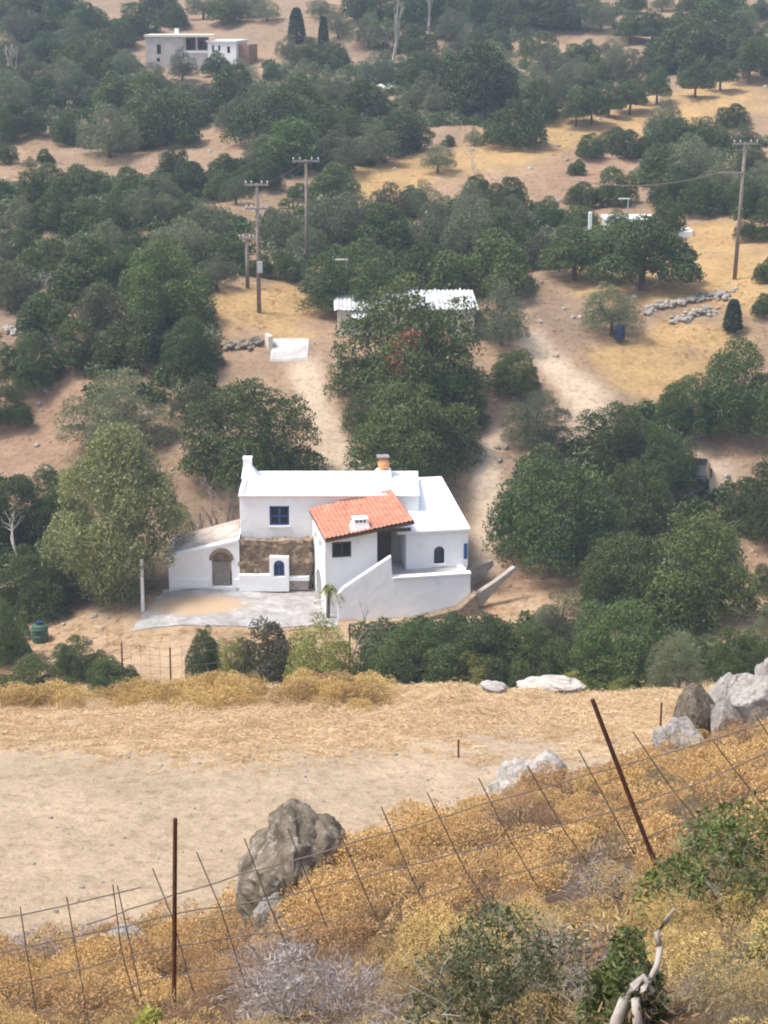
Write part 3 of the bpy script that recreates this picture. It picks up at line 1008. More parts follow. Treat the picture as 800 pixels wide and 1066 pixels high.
# side and back walls of the annex
zl, zr = out[0][1], out[-1][1]
an.box((u0 + .2, HY + 1.6, (gA + zl - .12) / 2), (.4, 2.2, zl - .12 - gA))
an.build('annex_wall', M['white'], house, .02)
rf = MB()
rf.hexa([(u0 - .12, HY - .06, zl - .08), (u1, HY - .06, zr - .08), (u1, HY + 2.8, zr + .12), (u0 - .12, HY + 2.8, zl + .12)],
        [(u0 - .12, HY - .06, zl + .06), (u1, HY - .06, zr + .06), (u1, HY + 2.8, zr + .26), (u0 - .12, HY + 2.8, zl + .26)])
rfo = rf.build('annex_roof', M['white'], house, .02)
re_ = MB(); re_.hexa([(u0 + .15, HY + .35, zl + .06), (u1 - .1, HY + .35, zr + .04), (u1 - .1, HY + 2.7, zr + .2), (u0 + .15, HY + 2.7, zl + .22)],
                     [(u0 + .15, HY + .35, zl + .16), (u1 - .1, HY + .35, zr + .12), (u1 - .1, HY + 2.7, zr + .36), (u0 + .15, HY + 2.7, zl + .38)])
re_.build('earth_layer', M['earth_roof'], rfo, .03)
# arched door: stone surround, tympanum, plank door
ho = arch(218.5, 243.5, 611, 570.5, A0); hi = arch(222, 240, 613, 574, A0)
sd = MB()
m_ = len(ho)
ring = ho[2:] + hi[2:][::-1]
sd.prism([ring], A0, .12, -.05)
door = MB(); box_px(door, A0, 222.5, 239.5, 585, 611, .08, .22)
for k in range(1, 5):
    xx = 222.5 + 17 * k / 5
    box_px(door, A0, xx - .25, xx + .25, 585.5, 610.5, .03, .20)
do = door.build('arched_door', M['wood_grey'], house)
sd.build('stone_surround', M['stone'], do)
tp = MB(); tp.prism([arch(221.4, 240.6, 585.5, 573.6, A0, .3)], A0, .1, .30)
tp.build('lintel_panel', M['stone'], do)
# low plinth step along the annex front
for pa, pb in ((176.5, 218), (244, 250)):
    st = MB(); box_px(st, A0, pa, pb, 603, 612, .1, -.10); st.build('plinth', M['white'], house, .02)

# stone outcrop between annex and porch wing
w_ = MB(); box_px(w_, A0, 249.4, 324, 563, 616, .6, .05)
so = w_.build('stone_wall', M['stone'], house)
sb = so.modifiers.new('sub', 'SUBSURF'); sb.subdivision_type = 'SIMPLE'; sb.levels = sb.render_levels = 6
tx = bpy.data.textures.new('rubble', 'CLOUDS'); tx.noise_scale = .5
dm = so.modifiers.new('disp', 'DISPLACE'); dm.texture = tx; dm.strength = .45; dm.mid_level = .5; dm.texture_coords = 'GLOBAL'
bw = MB(); box_px(bw, A0, 249.2, 281, 598.5, 616, .3, -.22)
bw.build('white_bench', M['white'], house, .03)
bw = MB(); box_px(bw, A0, 301, 322, 600.5, 605, .3, -.16); bw.build('white_ledge', M['white'], house, .03)
un = MB(); box_px(un, A0, 302, 321, 605.2, 614, .2, -.02)  # darker panel, stands for the shade below the white ledge
un.build('ledge_shade', M['mortar'], house)
# blue door in its white surround
fr = MB().prism([rectl(281.2, 300.8, 580, 616, A0, -.25), arch(285.2, 296.2, 600.5, 583.5, A0, -.25, 6)], A0, .5, -.25)
bd = MB().prism([arch(284.8, 296.6, 600.9, 583.1, A0, 0, 6)], A0, .06, -.08)
bdo = bd.build('blue_door', M['blue'], house)
fr.build('white_door_surround', M['white'], bdo, .02)
pn = MB(); box_px(pn, A0, 287, 290, 587, 598, .02, -.1); box_px(pn, A0, 291.5, 294.5, 587, 598, .02, -.1)
pn.build('door_panel', M['dark_blue'], bdo)

# main block, upper floor
YM = 88.9
A1 = Plane((0, YM), 0.0)
ztop = A1.px(300, 516)[1]
ul = A1.px(250, 540)[0]; ur = A1.px(436, 540)[0]
zb = gz
DM = 3.9
win = rectl(281, 301, 527, 547.5, A1)
mw = MB().prism([[(ul, zb), (ur, zb), (ur, ztop), (ul, ztop)], win], A1, .5)
mw.box((ul + .25, YM + DM / 2 + .25, (zb + ztop) / 2), (.5, DM - .5, ztop - zb))
mw.box((ur - .25, YM + DM / 2 + .25, (zb + ztop) / 2), (.5, DM - .5, ztop - zb))
mw.box(((ul + ur) / 2, YM + DM - .02, (zb + ztop) / 2), (ur - ul - .01, .4, ztop - zb))
mw.build('main_wall', M['white'], house, .03)
mr = MB()
mr.box(((ul + ur) / 2, YM + DM / 2, ztop + .03), (ur - ul + .1, DM + .3, .14))
mr.box(((ul + ur) / 2, YM + DM + .02, ztop + .17), (ur - ul + .1, .26, .18))
mr.box((ul + .1, YM + DM / 2 - .1, ztop + .17), (.26, DM - .1, .18))
mro = mr.build('main_roof', M['white'], house, .05)
# left chimney with flared foot at the back left corner
yb = YM + DM - .1
cx = float(P(258.5, 480, yb)[0]); k_ = mpp(P(258, 480, yb))
zc = float(P(258, 477, yb - .2)[2])
ch = MB()
ch.hexa([(cx - .32, yb - .9, ztop + .1), (cx + .62, yb - .9, ztop + .1), (cx + .62, yb + .2, ztop + .1), (cx - .32, yb + .2, ztop + .1)],
        [(cx - .25, yb - .45, ztop + .62), (cx + .22, yb - .45, ztop + .62), (cx + .22, yb + .12, ztop + .62), (cx - .25, yb + .12, ztop + .62)])
ch.box((cx - .015, yb - .16, (ztop + .6 + zc) / 2), (.44, .54, zc - ztop - .6))
ch.box((cx - .015, yb - .16, zc + .02), (.50, .60, .07))
ch.build('chimney', M['white'], mro, .03)
# right chimney: stepped white foot, clay pot, white cap slab
cx = float(P(398.5, 490, yb)[0]); zk = float(P(398, 489, yb - .3)[2])
ch = MB()
ch.hexa([(cx - .62, yb - .95, ztop + .1), (cx + .48, yb - .95, ztop + .1), (cx + .48, yb + .2, ztop + .1), (cx - .62, yb + .2, ztop + .1)],
        [(cx - .28, yb - .6, zk), (cx + .44, yb - .6, zk), (cx + .44, yb + .15, zk), (cx - .28, yb + .15, zk)])
co = ch.build('chimney', M['white'], mro, .03)
pot = MB().lathe((cx + .06, yb - .25, zk), [(.16, 0), (.27, .12), (.31, .28), (.28, .44), (.17, .56), (.15, .60)])
pot.build('clay_pot', M['clay'], co, smooth=True)
cap = MB().box((cx + .02, yb - .25, zk + .72), (.66, .55, .09), .1)
for a_, b_ in ((-.1, -.1), (.2, -.1), (.2, .12), (-.1, .12)): cap.box((cx + a_, yb - .25 + b_, zk + .63), (.06, .06, .12))
cap.build('cap_slab', M['wood_grey'], co, .02)
# blue shuttered window
wf = MB().prism([rectl(280.4, 301.6, 526.4, 548, A1), rectl(282.4, 299.6, 528.6, 546, A1)], A1, .14, .10)
wo = wf.build('blue_window', M['blue'], house)
g = MB(); box_px(g, A1, 282.4, 299.6, 528.6, 546, .03, .2); g.build('pane', M['glass'], wo)
g = MB(); box_px(g, A1, 290.2, 291.8, 528.6, 546, .05, .13); box_px(g, A1, 282.5, 299.5, 536.6, 537.8, .05, .135)
g.build('mullion', M['blue'], wo)
g = MB(); box_px(g, A1, 279.5, 302.5, 547.6, 549.4, .3, -.06); g.build('sill', M['white'], wo, .01)

# right block (turned 11 degrees), low wall with little arched window, white shed roof
YR = 86.6
A2 = Plane(P(430, 590, YR)[:2], W11)
zt = A2.px(455, 590)[1]                       # terrace level
z_r0 = A2.px(455, 553.5)[1]
a0 = A2.px(423, 590)[0]; a1 = A2.px(487.5, 590)[0]
wn = arch(452, 463, 587, 568.5, A2, 0, 8)
rb = MB().prism([[(a0, zt - .05), (a1, zt - .05), (a1, z_r0), (a0, z_r0)], wn], A2, .4)
LR = 6.2
q0 = A2.pt(a1 - .2, 0, LR / 2 + .2); rb.box((q0[0], q0[1], (zt + z_r0) / 2), (.4, LR - .4, z_r0 - zt), W11)
q0 = A2.pt(a0 + .2, 0, LR / 2 + .2); rb.box((q0[0], q0[1], (zt + z_r0) / 2), (.398, LR - .41, z_r0 - zt), W11)
q0 = A2.pt((a0 + a1) / 2, 0, LR + .1); rb.box((q0[0], q0[1], (zt - 1 + z_r0 + .9) / 2), (a1 - a0, .4, z_r0 + .9 - zt + 1), W11)
rb.build('right_wall', M['white'], house, .02)
zb1 = z_r0 + .98
rr = MB()
b4 = [A2.pt(a0 - .5, z_r0 - .02, -.15), A2.pt(a1 + .08, z_r0 - .02, -.15), A2.pt(a1 + .08, zb1 - .02, LR + .3), A2.pt(a0 - .5, zb1 - .02, LR + .3)]
rr.hexa(b4, [(x, y, z + .16) for x, y, z in b4])
rro = rr.build('right_roof', M['white'], house, .04)
g = MB().prism([wn, arch(453.6, 461.4, 586, 570.5, A2, 0, 8)], A2, .1, .06)
wo = g.build('small_window', M['dark_blue'], house)
g = MB().prism([wn], A2, .04, .18); g.build('pane', M['glass'], wo)
g = MB(); box_px(g, A2, 450, 465, 587.2, 590, .3, -.08); g.build('sill', M['white'], wo, .01)
# blue shutter at the right corner
sh = MB(); box_px(sh, A2, 483.2, 487, 566, 582, .05, -.055); sh.build('shutter', M['blue'], house)

# porch wing (turned 11 degrees)
YW = 84.9
A3 = Plane(P(339, 638, YW)[:2], W11)
zg = gz - .35
f0 = 0.0; f1 = A3.px(393, 600)[0]; f2 = A3.px(423, 590)[0]
zw0 = A3.px(341, 562.5)[1]; zw1 = A3.px(393, 552.5)[1]
wn = rectl(346, 366, 563.5, 581, A3)
wing = MB().prism([[(f0, zg - .5), (f1, zg - .5), (f1, zw1 - .06), (f0, zw0 - .06)], wn], A3, .4)
q0 = A3.pt(f1 - .2, 0, 1.9); wing.box((q0[0], q0[1], (zg + zw1 - .15) / 2), (.398, 3.0, zw1 - .15 - zg), W11)
wing.build('porch_wall', M['white'], house, .02)
g = MB().prism([rectl(345.6, 366.4, 563.1, 581.4, A3), rectl(347.4, 364.8, 565, 579.6, A3)], A3, .12, .08)
wo = g.build('brown_window', M['wood_dark'], house)
g = MB(); box_px(g, A3, 347, 365, 565, 580, .03, .16); g.build('pane', M['glass'], wo)
g = MB(); box_px(g, A3, 355.6, 356.8, 565, 579.6, .05, .1); g.build('mullion', M['wood_dark'], wo)
# left side wall with openings, seen at a slant
A4 = Plane(A3.pt(0, 0)[:2], W11 + math.pi / 2)
zs = zw0 - .1; zm = zg + 2.05
side = MB().prism([[(.4, zg - .5), (4.0, zg - .5), (4.0, zs), (.4, zs)],
                   [(1.0, zm + .95), (1.9, zm + .95), (1.9, zs - .35), (1.0, zs - .35)],
                   [(2.5, zm + .95), (3.4, zm + .95), (3.4, zs - .35), (2.5, zs - .35)],
                   [(1.2, zg + .02), (2.9, zg + .02), (2.9, zg + 1.3), (2.5, zg + 1.65), (2.05, zg + 1.75), (1.6, zg + 1.65), (1.2, zg + 1.3)]], A4, .398, -.398)
side.build('side_wall', M['white'], house, .015)
inn = MB()
q0 = A3.pt(1.4, 0, 2.1); inn.box((q0[0], q0[1], zm), (2.5, 3.3, .2), W11)
inn.build('upper_floor_slab', M['concrete'], house)
# recess beside it: back wall with door, the recess shade put into its grey
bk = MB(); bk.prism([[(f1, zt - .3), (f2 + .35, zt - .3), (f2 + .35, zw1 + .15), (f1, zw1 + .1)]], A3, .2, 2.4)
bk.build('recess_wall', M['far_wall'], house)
dd = MB().prism([[(f1 + .35, zt), (f1 + 1.15, zt), (f1 + 1.15, zt + 1.75), (f1 + .35, zt + 1.75)]], A3, .06, 2.3)
dd.build('inner_door', M['wood_dark'], house)
# timber lintel and post of the recess
lp = MB(); q0 = A3.pt((f1 + f2) / 2, 0, .1); lp.box((q0[0], q0[1], zw1 - .05), (f2 - f1 + .5, .14, .14), W11)
lp.build('lintel', M['wood_dark'], house)

# red tiled roof: corrugated tile courses on four corners
cFL = P(339, 563, 84.45); cFR = P(432, 543.5, 85.35); cBL = P(322, 531, 88.5); cBR = P(408, 511, 89.3)
nu, nv = 168, 64
us = np.linspace(0, 1, nu); vs = np.linspace(0, 1, nv)
UU, VV = np.meshgrid(us, vs)
T = ((1 - UU)[..., None] * (1 - VV)[..., None] * cFL + UU[..., None] * (1 - VV)[..., None] * cFR +
     (1 - UU)[..., None] * VV[..., None] * cBL + UU[..., None] * VV[..., None] * cBR)
rr_ = np.random.default_rng(5)
row = np.floor(VV * 12); colm = np.floor(UU * 21)
jit = _hash(row, colm, 3) * .025
T[..., 2] += .075 * np.abs(np.sin(UU * 21 * math.pi)) ** .7 + .05 * (1 - (VV * 12) % 1) + jit
top = T.reshape(-1, 3)
i2 = np.arange((nv - 1) * (nu - 1)); ra, ca_ = i2 // (nu - 1), i2 % (nu - 1)
tf = np.stack([ra * nu + ca_, ra * nu + ca_ + 1, (ra + 1) * nu + ca_ + 1, (ra + 1) * nu + ca_], 1)
Minv = np.array(house.matrix_basis.inverted())
me = mesh_grid('tiles', top @ Minv[:3, :3].T + Minv[:3, 3], tf, M['tile'], smooth=False)
to = link('tiled_roof', me, house)
ud = MB(); b4 = [tuple(c - np.array([0, 0, .10])) for c in (cFL, cFR, cBR, cBL)]
ud.hexa(b4, [(x, y, z + .095) for x, y, z in b4]); ud.build('roof_boards', M['wood_dark'], to)
# slotted chimney on the tiles
kc = (cFL * .61 * .80 + cFR * .39 * .80 + cBL * .61 * .2 + cBR * .39 * .2)
kc = P(375, 550, 85.4); zk = kc[2]
A5 = Plane(kc[:2], W11)
ch = MB()
def ring4(w, d, z): return [A5.pt(-w, z, -d), A5.pt(w, z, -d), A5.pt(w, z, d), A5.pt(-w, z, d)]
ch.hexa(ring4(.55, .42, zk - .12), ring4(.36, .3, zk + .36))
for s_ in (-.28, -.1, .1, .28): q = A5.pt(s_, 0); ch.box((q[0], q[1], zk + .43), (.08, .5, .16), W11)
ch.hexa(ring4(.38, .32, zk + .50), ring4(.38, .32, zk + .57))
ch.build('chimney', M['white'], to, .015)
g = MB(); g.hexa(ring4(.3, .2, zk + .362), ring4(.3, .2, zk + .498)); g.build('flue', M['rubber'], to)

# stair parapet and retaining wall in front, terrace floor behind
A6 = Plane(P(352, 640, 84.1)[:2], rad(9))
pts = poly(A6, [(352, 664), (352, 619), (358, 612), (407.5, 579), (409, 603), (490, 598), (491, 640), (420, 664)])
rw = MB().prism([pts], A6, .3)
e0 = A6.px(490, 600)
q0 = A6.pt(e0[0] - .15, 0, 1.4); rw.box((q0[0], q0[1], e0[1] - 1.1), (.3, 2.2, 2.2), rad(9))
rwo = rw.build('retaining_wall', M['white'], house, .03)
cp = MB(); c0 = A6.px(409, 603)
cp.prism([[(c0[0], c0[1]), (e0[0] + .04, A6.px(490, 598)[1]), (e0[0] + .04, A6.px(490, 598)[1] + .1), (c0[0], c0[1] + .1)]], A6, .42, -.06)
cp.build('coping', M['white'], rwo, .02)
tf_ = MB(); q1 = A6.pt(c0[0] - .6, 0, .3); q2 = A6.pt(e0[0] - .3, 0, .3)
qa = A2.pt(a1, 0, .1); qb = A3.pt(f1, 0, 2.4)
zf = zt - .02
tf_.hexa([(q1[0], q1[1], zf - .3), (q2[0], q2[1], zf - .3), (qa[0], qa[1], zf - .3), (qb[0], qb[1], zf - .3)],
         [(q1[0], q1[1], zf - .1), (q2[0], q2[1], zf - .1), (qa[0], qa[1], zf), (qb[0], qb[1], zf)])
tf_.build('terrace_floor', M['concrete'], house)
stp = MB()
s0 = A6.px(354, 630); s1 = A6.px(406, 590)
for k in range(9):
    u_ = s0[0] + (s1[0] - s0[0]) * (k + .5) / 9; zz = zg + (zt - zg) * (k + 1) / 9
    q0 = A6.pt(u_, 0, .64); stp.box((q0[0], q0[1], (zz + zg - .4) / 2), ((s1[0] - s0[0]) / 9, .66, zz - zg + .4), rad(9))
stp.build('stairs', M['white'], house)
# rubble footing under the retaining wall
A7 = Plane(P(380, 650, 83.6)[:2], rad(10))
ft = MB().prism([poly(A7, [(385, 668), (385, 656), (425, 648), (478, 634), (497, 618), (500, 640), (470, 668)])], A7, 1.0)
fo = ft.build('stone_footing', M['stone'], house, .05)
# grey concrete retaining wall to the right of the house
A8 = Plane(P(494, 625, 85.2)[:2], rad(32))
gw = MB().prism([poly(A8, [(494, 630), (496, 619), (516, 606), (537, 590), (540, 593), (522, 608), (502, 632)])], A8, .3)
o = gw.build('concrete_wall', M['mortar'], None, .03)
tag(o, 'low grey concrete wall on the earth bank right of the house', 'wall')
A8b = Plane(P(488, 598, 88.5)[:2], rad(20))
gw = MB().prism([poly(A8b, [(488, 612), (488, 594), (513, 583), (515, 588), (500, 606)])], A8b, .25)
tag(gw.build('concrete_wall', M['mortar'], None, .03), 'short grey concrete wall against the right house corner', 'wall')

# courtyard slab with a bare earth patch
crt = MB()
cpx = [(134, 655), (172, 613), (352, 613), (352, 645), (250, 652)]
yn, xn = 22, 60
vs_, fs_ = [], []
for j in range(yn + 1):
    yy = 83.0 + (88.35 - 83.0) * j / yn
    for i in range(xn + 1):
        fx = i / xn
        xl = P(136 + 36 * j / yn, 640, yy)[0] + .25 * vnoise(np.array(j * .7), np.array(0.3), 4); xr = P(352, 640, yy)[0]
        xx = xl + (xr - xl) * fx
        yy2 = yy + (.35 * float(vnoise(np.array(xx * .8), np.array(2.2), 8)) if j == 0 else 0)
        vs_.append((xx, yy2, hz(xx, yy2)))
vsA = np.array(vs_)
vsA[:, 2] += .03
for j in range(yn):
    for i in range(xn):
        a = j * (xn + 1) + i
        fs_.append((a, a + 1, a + xn + 2, a + xn + 1))


def courtmat():
    m, nt, b, o = newmat('courtyard_concrete')
    f = noise(nt, .9, 6, .65); f2 = noise(nt, 3.5, 6, .7)
    c = ramp(nt, f, [(.32, (.25, .235, .22)), (.5, (.345, .33, .315)), (.68, (.50, .49, .475))])
    s = ramp(nt, f2, [(.35, (.78, .76, .74)), (.6, (1.05, 1.05, 1.05))])
    c = mixc(nt, 1.0, c, s, 'MULTIPLY')
    # the worn earth patch: an ellipse in the courtyard's own metres
    tc = nt.nodes.new('ShaderNodeTexCoord'); mp = nt.nodes.new('ShaderNodeMapping'); mp.vector_type = 'TEXTURE'
    e = P(205, 630, 85.8)
    mp.inputs['Location'].default_value = (e[0], e[1], e[2]); mp.inputs['Scale'].default_value = (2.7, 1.55, 50)
    nt.links.new(tc.outputs['Object'], mp.inputs['Vector'])
    ln = nt.nodes.new('ShaderNodeVectorMath'); ln.operation = 'LENGTH'; nt.links.new(mp.outputs[0], ln.inputs[0])
    ad = nt.nodes.new('ShaderNodeMath'); ad.operation = 'MULTIPLY_ADD'; ad.inputs[1].default_value = 1.5
    nt.links.new(f2, ad.inputs[0]); nt.links.new(ln.outputs['Value'], ad.inputs[2])
    k = ramp(nt, ad.outputs[0], [(0, (1, 1, 1)), (.9, (1, 1, 1)), (1.0, (0, 0, 0))])
    mr_ = nt.nodes.new('ShaderNodeMapRange'); mr_.inputs[1].default_value = 1.45; mr_.inputs[2].default_value = 1.8
    mr_.inputs[3].default_value = 1; mr_.inputs[4].default_value = 0
    nt.links.new(ad.outputs[0], mr_.inputs[0])
    c = mixc(nt, mr_.outputs[0], c, (.44, .31, .19))
    nt.links.new(c, b.inputs['Base Color']); b.inputs['Roughness'].default_value = .9
    bump(nt, b, noise(nt, 5, 6, .65), .03)
    return m


tag(link('courtyard', mesh_grid('courtyard', vsA, np.array(fs_), courtmat())), kind='structure')

# ------------------------------------------------------------------ far stone house
pf = hit(205, 72)
YF = pf.y; FA = Plane((float(P(205, 60, YF)[0]), YF), 0.0)
fh = empty('stone_farmhouse', pf, 'far stone farmhouse with covered terrace and white right wing', 'house')
zf0 = FA.px(205, 76)[1]
def vol(pl, x0, x1, ytop, d, t0=0.0, holes=(), base=None):
    a = pl.px(x0, 60, t0); b = pl.px(x1, 60, t0); zt_ = pl.px(x0, ytop, t0)[1]; bz = base if base is not None else zf0 - 1
    mb = MB().prism([[(a[0], bz), (b[0], bz), (b[0], zt_), (a[0], zt_)], *holes], pl, .5, t0)
    for uu in (a[0] + .25, b[0] - .25):
        q = pl.pt(uu, 0, t0 + .5 + (d - .5) / 2); mb.box((q[0], q[1], (bz + zt_) / 2), (.5, d - .5, zt_ - bz), pl.a)
    q = pl.pt((a[0] + b[0]) / 2, 0, t0 + d - .2); mb.box((q[0], q[1], (bz + zt_) / 2), (b[0] - a[0] - 1.0, .4, zt_ - bz), pl.a)
    return mb, a[0], b[0], zt_
h1 = rectl(163.5, 167.5, 46, 56, FA)
mb, a_, b_, zt1 = vol(FA, 152, 191, 38, 6, 0, [h1, rectl(163, 166.5, 60, 64, FA)])
mb.build('stone_wall', M['far_wall'], fh)
q = FA.pt((a_ + b_) / 2, 0, 3); r1 = MB().box((q[0], q[1], zt1 + .1), (b_ - a_ + .3, 6.3, .25)); r1.build('roof', M['cream_wall'], fh)
g = MB(); box_px(g, FA, 163.5, 167.5, 46, 56, .05, .3); g.build('window', M['glass'], fh)
g = MB(); box_px(g, FA, 163, 166.5, 60, 64, .05, .3); g.build('window', M['glass'], fh)
# covered terrace
t0_ = 2.5
a = FA.px(191, 55, t0_); b = FA.px(217, 37.5, t0_)
mb = MB().prism([[(a[0], zf0 - 1), (b[0], zf0 - 1), (b[0], b[1]), (a[0], b[1])]], FA, .4, t0_); mb.build('terrace_wall', M['brown_wall'], fh)
mb = MB(); box_px(mb, FA, 195, 198, 42, 53, .06, t0_ - .06); mb.build('terrace_door', M['wood_dark'], fh)
mb = MB(); box_px(mb, FA, 207.5, 210.5, 42.5, 48.5, .06, t0_ - .06); mb.build('window', M['glass'], fh)
mb = MB(); a = FA.px(190.5, 54); b = FA.px(216.5, 54)
mb.prism([[(a[0], zf0 - 1), (b[0], zf0 - 1), (b[0], FA.px(205, 55)[1]), (a[0], FA.px(205, 55)[1])]], FA, 2.5, .05); mb.build('terrace_base', M['far_wall'], fh)
mb = MB(); box_px(mb, FA, 191, 216, 52.2, 55, .2, .0); mb.build('balustrade', M['far_white'], fh)
for pa, pb in ((191, 193.4), (204, 205.4)):
    mb = MB(); box_px(mb, FA, pa, pb, 38.5, 52, .3, .1); mb.build('terrace_post', M['far_wall'], fh)
mb = MB(); box_px(mb, FA, 189.5, 220, 36, 38.4, 6.5, -.3); mb.build('terrace_roof', M['cream_wall'], fh)
holes = [rectl(220.5, 223, 47, 53, FA), rectl(227, 229.5, 47, 52.5, FA), rectl(236.5, 239.5, 48, 55, FA)]
FB = Plane(FA.pt(FA.px(216.5, 60)[0], 0)[:2], rad(-10))
holes = [rectl(220.5, 223, 47, 53, FB), rectl(227, 229.5, 47, 52.5, FB), rectl(236.5, 239.5, 48, 55, FB)]
mb, a_, b_, zt2 = vol(FB, 216.5, 246, 43.5, 5.5, 0, holes)
mb.build('white_wall', M['far_white'], fh)
for x0, x1, y0, y1 in ((220.5, 223, 47, 53), (227, 229.5, 47, 52.5), (236.5, 239.5, 48, 55)):
    g = MB(); box_px(g, FB, x0, x1, y0, y1, .05, .3); g.build('window', M['glass'], fh)
q = FB.pt((a_ + b_) / 2, 0, 2.75); MB().box((q[0], q[1], zt2 + .1), (b_ - a_ + .3, 5.8, .22), FB.a).build('roof', M['far_white'], fh)
q = FB.pt(b_ + .62, 0, 3.2); MB().box((q[0], q[1], (zt2 - .3 + zf0 - 1) / 2), (1.3, 4.2, zt2 - .3 - zf0 + 1), FB.a).build('side_shed', M['brown_wall'], fh)
q = FA.pt(FA.px(180, 30)[0], 0, 4); MB().box((q[0], q[1], zt1 + .5), (.5, .5, .8)).build('chimney', M['far_white'], fh)

# ------------------------------------------------------------------ sheet roofed hut in the middle
pm = hit(405, 352); YMm = 113.0
B0 = Plane((float(P(424, 340, YMm)[0]), YMm), rad(2))
hut = empty('sheet_roofed_hut', (float(P(424, 345, YMm)[0]), YMm, hz(float(P(424, 345, YMm)[0]), YMm)), 'low cream hut with pale sheet roof behind the spotted tree', 'hut')
zr0 = B0.px(424, 322)[1]; zg0 = B0.px(424, 362)[1] - .6
dh = rectl(466, 474, 334, 358, B0); wh = rectl(360, 378, 332, 344, B0)
a = B0.px(352, 340)[0]; b = B0.px(494, 340)[0]
mb = MB().prism([[(a, zg0), (b, zg0), (b, zr0), (a, zr0)], dh, wh], B0, .3)
for uu in (a + .15, b - .15):
    q = B0.pt(uu, 0, 2.4); mb.box((q[0], q[1], (zg0 + zr0) / 2), (.3, 4.2, zr0 - zg0), B0.a)
q = B0.pt((a + b) / 2, 0, 4.5); mb.box((q[0], q[1], (zg0 + zr0 + .36) / 2), (b - a, .3, zr0 + .36 - zg0), B0.a)
mb.build('wall', M['cream_wall'], hut)
g = MB(); box_px(g, B0, 466, 474, 334, 358, .05, .12); g.build('door', M['blue'], hut)
g = MB(); box_px(g, B0, 360, 378, 332, 344, .05, .12); g.build('window', M['roof_sheet'], hut)
nu = 260
uu = np.linspace(a - .25, b + .25, nu); rows_ = []
for off, dz in ((-.35, 0.04), (2.3, .25), (4.9, .46)):
    for u_ in uu:
        rows_.append(B0.pt(u_, zr0 + dz + .035 * math.sin(u_ * 2 * math.pi / .28) + (.09 if (u_ - a) % 1.6 < .12 else 0), off))
fs = [(j * nu + i, j * nu + i + 1, (j + 1) * nu + i + 1, (j + 1) * nu + i) for j in range(2) for i in range(nu - 1)]
MB().add(rows_, fs).build('roof', M['roof_sheet'], hut)
# awning in front of the left end
aw = MB(); q = [B0.pt(*B0.px(366, 330), -.9), B0.pt(*B0.px(384, 330), -.9), B0.pt(*B0.px(384, 324), 0), B0.pt(*B0.px(366, 324), 0)]
aw.hexa(q, [(x, y, z + .05) for x, y, z in q]); aw.build('awning', M['roof_sheet'], hut)

# ------------------------------------------------------------------ half hidden white cottage
pc = hit(665, 262)
YC = pc.y + 4.5
B1 = Plane((float(P(665, 240, YC)[0]), YC), 0)
cot = empty('white_cottage', (float(P(665, 250, YC)[0]), YC, hz(float(P(665, 250, YC)[0]), YC)), 'small white cottage half hidden behind the spreading trees', 'cottage')
zb_ = B1.px(665, 262)[1] - 1
mb, a_, b_, zt3 = vol(B1, 638, 690, 230.5, 3.0, 0, [rectl(655, 660, 235, 243, B1)], zb_)
mb.build('wall', M['far_white'], cot)
q = B1.pt((a_ + b_) / 2, 0, 1.5); MB().box((q[0], q[1], zt3 + .08), (b_ - a_ + .2, 3.2, .2)).build('roof', M['far_white'], cot)
g = MB(); box_px(g, B1, 655, 660, 235, 243, .05, .3); g.build('window', M['glass'], cot)
g = MB(); box_px(g, B1, 612.5, 617, 221, 255, .4, 0); 
o = g.build('white_pillar', M['far_white']); tag(o, 'white masonry pillar left of the half hidden cottage', 'pillar')
mb = MB(); a = B1.px(706, 256, -2); b = B1.px(722, 240, -2)
mb.prism([[(a[0], a[1] - 1), (b[0], a[1] - 1), (b[0], b[1]), (a[0], b[1] - .2)]], B1, 2.0, -2)
tag(mb.build('white_outbuilding', M['far_white']), 'white lean to right of the half hidden cottage', 'outbuilding')

# ------------------------------------------------------------------ gate slab, stone walls, tanks, car
p = hit(300, 372)
ps = empty('concrete_ramp', p, 'pale concrete ramp at the top of the dirt track', 'ramp')
mb = MB(); nx_, ny_ = 10, 10; gv = []
for j in range(ny_ + 1):
    for i in range(nx_ + 1):
        gx_, gy_ = p.x - 1.3 + 2.8 * i / nx_, p.y - .6 + 3.4 * j / ny_
        gv.append((gx_, gy_, hz(gx_, gy_) + (.09 if 0 < i < nx_ and 0 < j < ny_ else -.25)))
mb.add(gv, [(j * (nx_ + 1) + i, j * (nx_ + 1) + i + 1, (j + 1) * (nx_ + 1) + i + 1, (j + 1) * (nx_ + 1) + i) for j in range(ny_) for i in range(nx_)])
mb.build('slab', M['concrete'], ps)
mb = MB(); mb.box((p.x - 1.25, p.y + 1.5, p.z + .55), (.3, .9, 1.1), .3); mb.build('gate_pier', M['cream_wall'], ps, .04)
rb_ = rng


